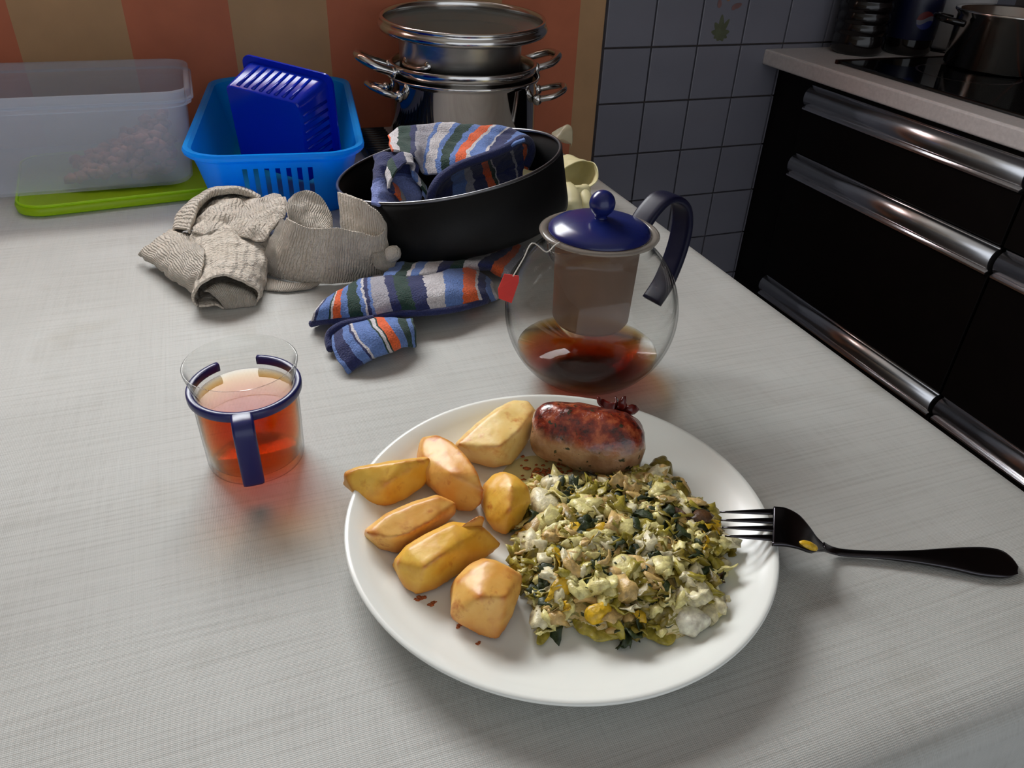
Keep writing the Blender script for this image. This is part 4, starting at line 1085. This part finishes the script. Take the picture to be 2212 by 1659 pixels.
# rings run from the tray's closed end (y=0) to its flange (y=TD); ring plane is xz
def tring(ins, y, r=.008): 
    return [Vector((p.x, y, p.y)) for p in rring(TW - 2 * ins, TH - 2 * ins, r, 0, 5, TW / 2, -TH / 2)]
R_ = [tring(.006, .0, .006), tring(.0015, .0, .007), tring(0, .0015, .008), tring(-.006, TD, .010), tring(-.013, TD, .012), tring(-.013, TD + .003, .012), tring(-.006, TD + .003, .009), tring(.0015, .004, .006), tring(.006, .003, .005)]
v, f = loft(R_, True, True); o = mk('tray_body', xf(v, tm), f, 'royal_blue_plastic', ty); mod(o, 'EDGE_SPLIT', split_angle=math.radians(40))
for k in range(8):                          # moulded ribs on the upturned side and the far side
    x = .016 + .0105 * k
    v, f = tube([Vector((x, .004, .0004)), Vector((x, .020, .0017)), Vector((x, TD - .006, .0048))], .0022, 8)
    mk('rib', xf(v, tm), f, 'royal_blue_plastic', ty)
for k in range(7):
    z = -.018 - .011 * k
    v, f = tube([Vector((TW + .0004, .004, z)), Vector((TW + .0017, .020, z)), Vector((TW + .0048, TD - .006, z))], .0022, 8)
    mk('rib', xf(v, tm), f, 'royal_blue_plastic', ty)

# ------------------------------------------------------------------ storage box with its green lid below
SX1, SX0, SY0, SY1 = -.026, -.46, 1.040, 1.235
scx, scy = (SX0 + SX1) / 2, (SY0 + SY1) / 2; SW, SD = SX1 - SX0, SY1 - SY0
sb = thing('storage_box', V(scx, scy, .013), 'large milky translucent plastic storage box standing on a green lid', 'box')
def sr_(ins, z, r=.03): return rring(SW - 2 * ins, SD - 2 * ins, r, T + z, 8, scx, scy)
R_ = [sr_(.020, .0132, .022), sr_(.014, .0135, .026), sr_(.010, .018, .028), sr_(.004, .07), sr_(.0015, .112), sr_(-.004, .1125, .032), sr_(-.0055, .1135, .033), sr_(-.006, .1300, .033), sr_(-.0045, .1315, .032), sr_(-.002, .1315, .030), sr_(.0005, .130, .029), sr_(.0035, .112, .029), sr_(.006, .07, .028), sr_(.012, .020, .026), sr_(.020, .0152, .022)]
v, f = loft(R_, True, True); o = mk('box_body', v, f, 'milky_plastic', sb); mod(o, 'EDGE_SPLIT', split_angle=math.radians(40))
v, f = loft([sr_(-.0062, .1180, .033), sr_(-.0085, .1186, .034), sr_(-.0085, .1212, .034), sr_(-.0062, .1218, .033)], False, False); mk('rim_bead', v, f, 'milky_plastic', sb)
lm = Matrix.Translation(V(-.128, 1.128, 0)) @ Matrix.Rotation(.10, 4, 'Z')
def lr(w_, d_, r, z): return [lm @ p for p in rring(w_, d_, r, z, 10)]
lid = thing('box_lid', V(-.128, 1.128, 0), 'lime green plastic lid lying flat under the storage box', 'lid')
v, f = loft([lr(.232, .212, .03, 0), lr(.240, .220, .034, .002), lr(.242, .222, .036, .009), lr(.238, .218, .034, .0115), lr(.228, .208, .032, .0118), lr(.222, .202, .030, .0105), lr(.10, .05, .02, .0104)], True, True)
o = mk('lid_panel', v, f, 'green_plastic', lid); mod(o, 'EDGE_SPLIT', split_angle=math.radians(50))
P = [lm @ p for p in rring(.236, .216, .034, .0125, 10)]; v, f = tube(P, .0018, 6, closed=True); mk('sealing_rim', v, f, 'green_plastic', lid)
random.seed(5); g = G()
for k in range(260):
    u = random.random() ** .7; x = SX1 - .034 - .12 * (1 - u) ; y = random.uniform(SY0 + .027, SY1 - .05)
    top = .06 * u ** 1.2
    z = .0225 + random.random() * top
    g.add(*blob(V(x, y, z), random.uniform(.006, .0095), 1, 1.3, .9, .8, .5, 1.3, k, Matrix.Rotation(random.random() * 6, 3, 'Z')))
o = g.mk('nuts', 'nut_brown', None, V(-.08, 1.13, .0155)); tag(o, 'reddish brown nuts heaped at one end of the storage box', 'nuts', kind='stuff')

# ------------------------------------------------------------------ stack of pots
QX, QY = .378, 1.205
def loop_handle(parent, cz, r, ang, w_, out, rise, rad, mat='steel'):
    a = math.radians(ang); d = Vector((math.cos(a), math.sin(a), 0)); s = Vector((-d.y, d.x, 0)); c = V(QX, QY, cz)
    P = cr([c + d * (r - .001) + s * w_, c + d * (r + out * .55) + s * w_ * 1.02 + Vector((0, 0, rise * .45)), c + d * (r + out * .95) + s * w_ * .55 + Vector((0, 0, rise * .95)), c + d * (r + out) + Vector((0, 0, rise)), c + d * (r + out * .95) - s * w_ * .55 + Vector((0, 0, rise * .95)), c + d * (r + out * .55) - s * w_ * 1.02 + Vector((0, 0, rise * .45)), c + d * (r - .001) - s * w_], 30)
    v, f = tube(P, rad, 10); mk('handle', v, f, mat, parent)
    for sg in (1, -1): mk('rivet', *blob(c + d * (r + .001) + s * w_ * sg, .0075, 2, 1, 1, 1.2, 0), mat, parent)
p1 = thing('stock_pot', V(QX, QY, 0), 'large mirror polished steel pot at the bottom of the pot stack', 'pot')
v, f = lathe([(0, 0), (.108, 0), (.114, .004), (.1155, .012), (.1155, .098), (.119, .1025), (.1205, .1055), (.119, .1065), (.1135, .1035), (.1135, .012), (.108, .005), (0, .004)], 96, (QX, QY, T)); mk('body', v, f, 'steel_mirror', p1)
loop_handle(p1, .084, .116, 186, .030, .036, .012, .0048); loop_handle(p1, .078, .116, -22, .034, .042, .012, .0048)
p2 = thing('steamer_pot', V(QX, QY, .05), 'steel steamer pot with loop handles sitting in the large pot', 'pot')
v, f = lathe([(0, .05), (.098, .05), (.106, .056), (.1075, .09), (.1085, .107), (.1125, .113), (.1140, .122), (.1125, .1235), (.1085, .1215), (.106, .112), (.105, .09), (.103, .058), (0, .053)], 96, (QX, QY, T)); mk('body', v, f, 'steel', p2)
loop_handle(p2, .113, .111, 176, .028, .050, .020, .0062); loop_handle(p2, .112, .111, 6, .030, .050, .014, .0062)
p3 = thing('sieve_pot', V(QX - .005, QY, .054), 'brushed steel pot nested inside the steamer under the glass lid', 'pot')
v, f = lathe([(0, .054), (.088, .054), (.092, .060), (.0935, .155), (.097, .1625), (.0985, .166), (.097, .167), (.0918, .163), (.0915, .06), (0, .057)], 96, (QX - .005, QY, T)); mk('body', v, f, 'steel_brushed', p3)
loop_handle(p3, .128, .089, 205, .024, .012, -.004, .0040)
lc = V(.376, 1.2, .1755); lq = Matrix.Rotation(math.radians(3.0), 3, 'X') @ Matrix.Rotation(math.radians(-0.6), 3, 'Y')
p4 = thing('glass_lid', lc, 'upturned glass pot lid with steel rim on top of the stack', 'lid')
v, f = lathe([(.1205, -.008), (.1255, -.006), (.1275, -.001), (.1255, .0035), (.1225, .0055), (.1240, .008), (.1235, .0115), (.1200, .0115), (.1185, .0075), (.1175, -.004)], 128, lc, closed=True, rot=lq); mk('steel_rim', v, f, 'steel', p4)
pr = [(.1190, .0020), (.112, -.0015), (.09, -.009), (.06, -.0145), (.03, -.0175), (.004, -.0185)]
v, f = lathe(pr + [(r, z - .0035) for r, z in pr[::-1]], 96, lc, rot=lq, closed=True); mk('glass_pane', v, f, 'lid_glass', p4)
v, f = lathe([(.0035, -.0225), (.0035, -.0165), (.0075, -.0165), (.0085, -.0180), (.0085, -.0215)], 32, lc, closed=True, rot=lq); mk('screw_eyelet', v, f, 'steel', p4)
v, f = lathe([(0, -.040), (.012, -.040), (.016, -.034), (.010, -.026), (.008, -.0220), (0, -.0220)], 32, lc, rot=lq); mk('lid_knob', v, f, 'dark_bottle', p4)

# ------------------------------------------------------------------ cream rubber gloves by the tin
SG = 300 / 1843.0
def zG(x, y): return 1120 + SG * x, 230 + SG * y
def glove_ring(pts, Y): return rw(zG, pts, Y)
g = G()
rows = [rw(zG, [(1050, 850), (1040, 960), (960, 1050), (830, 1075), (680, 1050), (590, 1000), (570, 900), (620, 820), (740, 745), (870, 715), (980, 750), (1030, 790)], [.872, .868, .864, .862, .864, .870, .880, .888, .895, .896, .890, .880]),
        rw(zG, [(1000, 860), (990, 950), (920, 1050), (800, 1090), (660, 1080), (560, 1010), (540, 900), (580, 790), (680, 710), (800, 700), (910, 740), (970, 800)], [.892, .888, .884, .882, .884, .890, .90, .908, .914, .915, .910, .90]),
        rw(zG, [(820, 860), (800, 960), (740, 1050), (660, 1100), (560, 1090), (460, 1000), (440, 900), (470, 780), (540, 690), (640, 660), (740, 700), (800, 780)], [.925, .922, .918, .915, .918, .922, .93, .938, .944, .946, .942, .932]),
        rw(zG, [(560, 900), (540, 980), (500, 1040), (440, 1060), (380, 1040), (330, 980), (320, 920), (340, 840), (380, 790), (440, 780), (500, 800), (550, 850)], .945)]
vv, ff, uv = sheet(rows, 60, 36, .0022, 80, 31, closed=True); g.add(vv, ff)
for P, r in ((rw(zG, [(640, 1120), (700, 1200), (720, 1300), (700, 1400)], [.868, .850, .838, .828]), .0125), (rw(zG, [(820, 1130), (880, 1200), (900, 1290), (890, 1380)], [.872, .858, .848, .842]), .0095), (rw(zG, [(640, 1060), (720, 1120), (840, 1120), (920, 1100)], [.880, .868, .866, .868]), .008)):
    q = cr(P, 14); rr = [r * (.9 if i < 10 else (1 - ((i - 9) / 5.2) ** 2) ** .5) for i in range(14)]
    v, f = tube(q, rr, 14); g.add(v, f)
gl = g.mk('rubber_glove', 'cream_rubber', None, pz(*zG(800, 1150), 0)); mod(gl, 'SOLIDIFY', thickness=.0012, offset=0)
tag(gl, 'cream rubber glove with open cuff lying beside the cake tin', 'glove')
g = G()
rows = [rw(zG, [(400, 480), (480, 460), (580, 440), (690, 490), (700, 560)], [.975, .975, .975, .975, .975]), rw(zG, [(430, 400), (520, 350), (620, 290), (705, 330), (715, 440)], [.99, .985, .98, .975, .975]), rw(zG, [(440, 350), (520, 310), (640, 262), (700, 280), (715, 350)], [1.0, .995, .99, .985, .98]), rw(zG, [(420, 480), (500, 470), (600, 480), (690, 500), (700, 540)], 1.02)]
vv, ff, uv = sheet(rows, 30, 24, .0016, 90, 33); g.add(vv, ff)
bg = g.mk('plastic_bag', 'clear_bag', None, py(*zG(620, 560), .985)); mod(bg, 'SOLIDIFY', thickness=.0006, offset=0)
tag(bg, 'crumpled clear cream plastic bag behind the cake tin', 'bag')
g = G()
rows = [rw(zG, [(60, 830), (120, 850), (200, 860), (300, 865)], .80), rw(zG, [(50, 880), (110, 880), (180, 890), (280, 890)], .79), rw(zG, [(40, 1000), (110, 990), (180, 960), (260, 920)], .775)]
vv, ff, uv = sheet(rows, 24, 16, .002, 90, 35); g.add(vv, ff)
o = g.mk('rubber_glove', 'cream_rubber', None, py(*zG(120, 960), .78)); mod(o, 'SOLIDIFY', thickness=.0014, offset=0)
tag(o, 'cream rubber glove mostly hidden under the towel inside the cake tin', 'glove')

# ------------------------------------------------------------------ black ribbed baking tray behind the tin
bt = thing('baking_tray', V(.232, 1.17, 0), 'black ribbed baking tray lying between the blue basket and pots', 'baking tray')
boxo('tray_base', .206, .2575, 1.095, 1.25, .0, .016, 'black_ribbed', bt, .003)
for k in range(12):
    v, f = tube([V(.2075, 1.102 + .0128 * k, .0165), V(.256, 1.102 + .0128 * k, .0165)], .0030, 8); mk('rib', v, f, 'black_ribbed', bt)
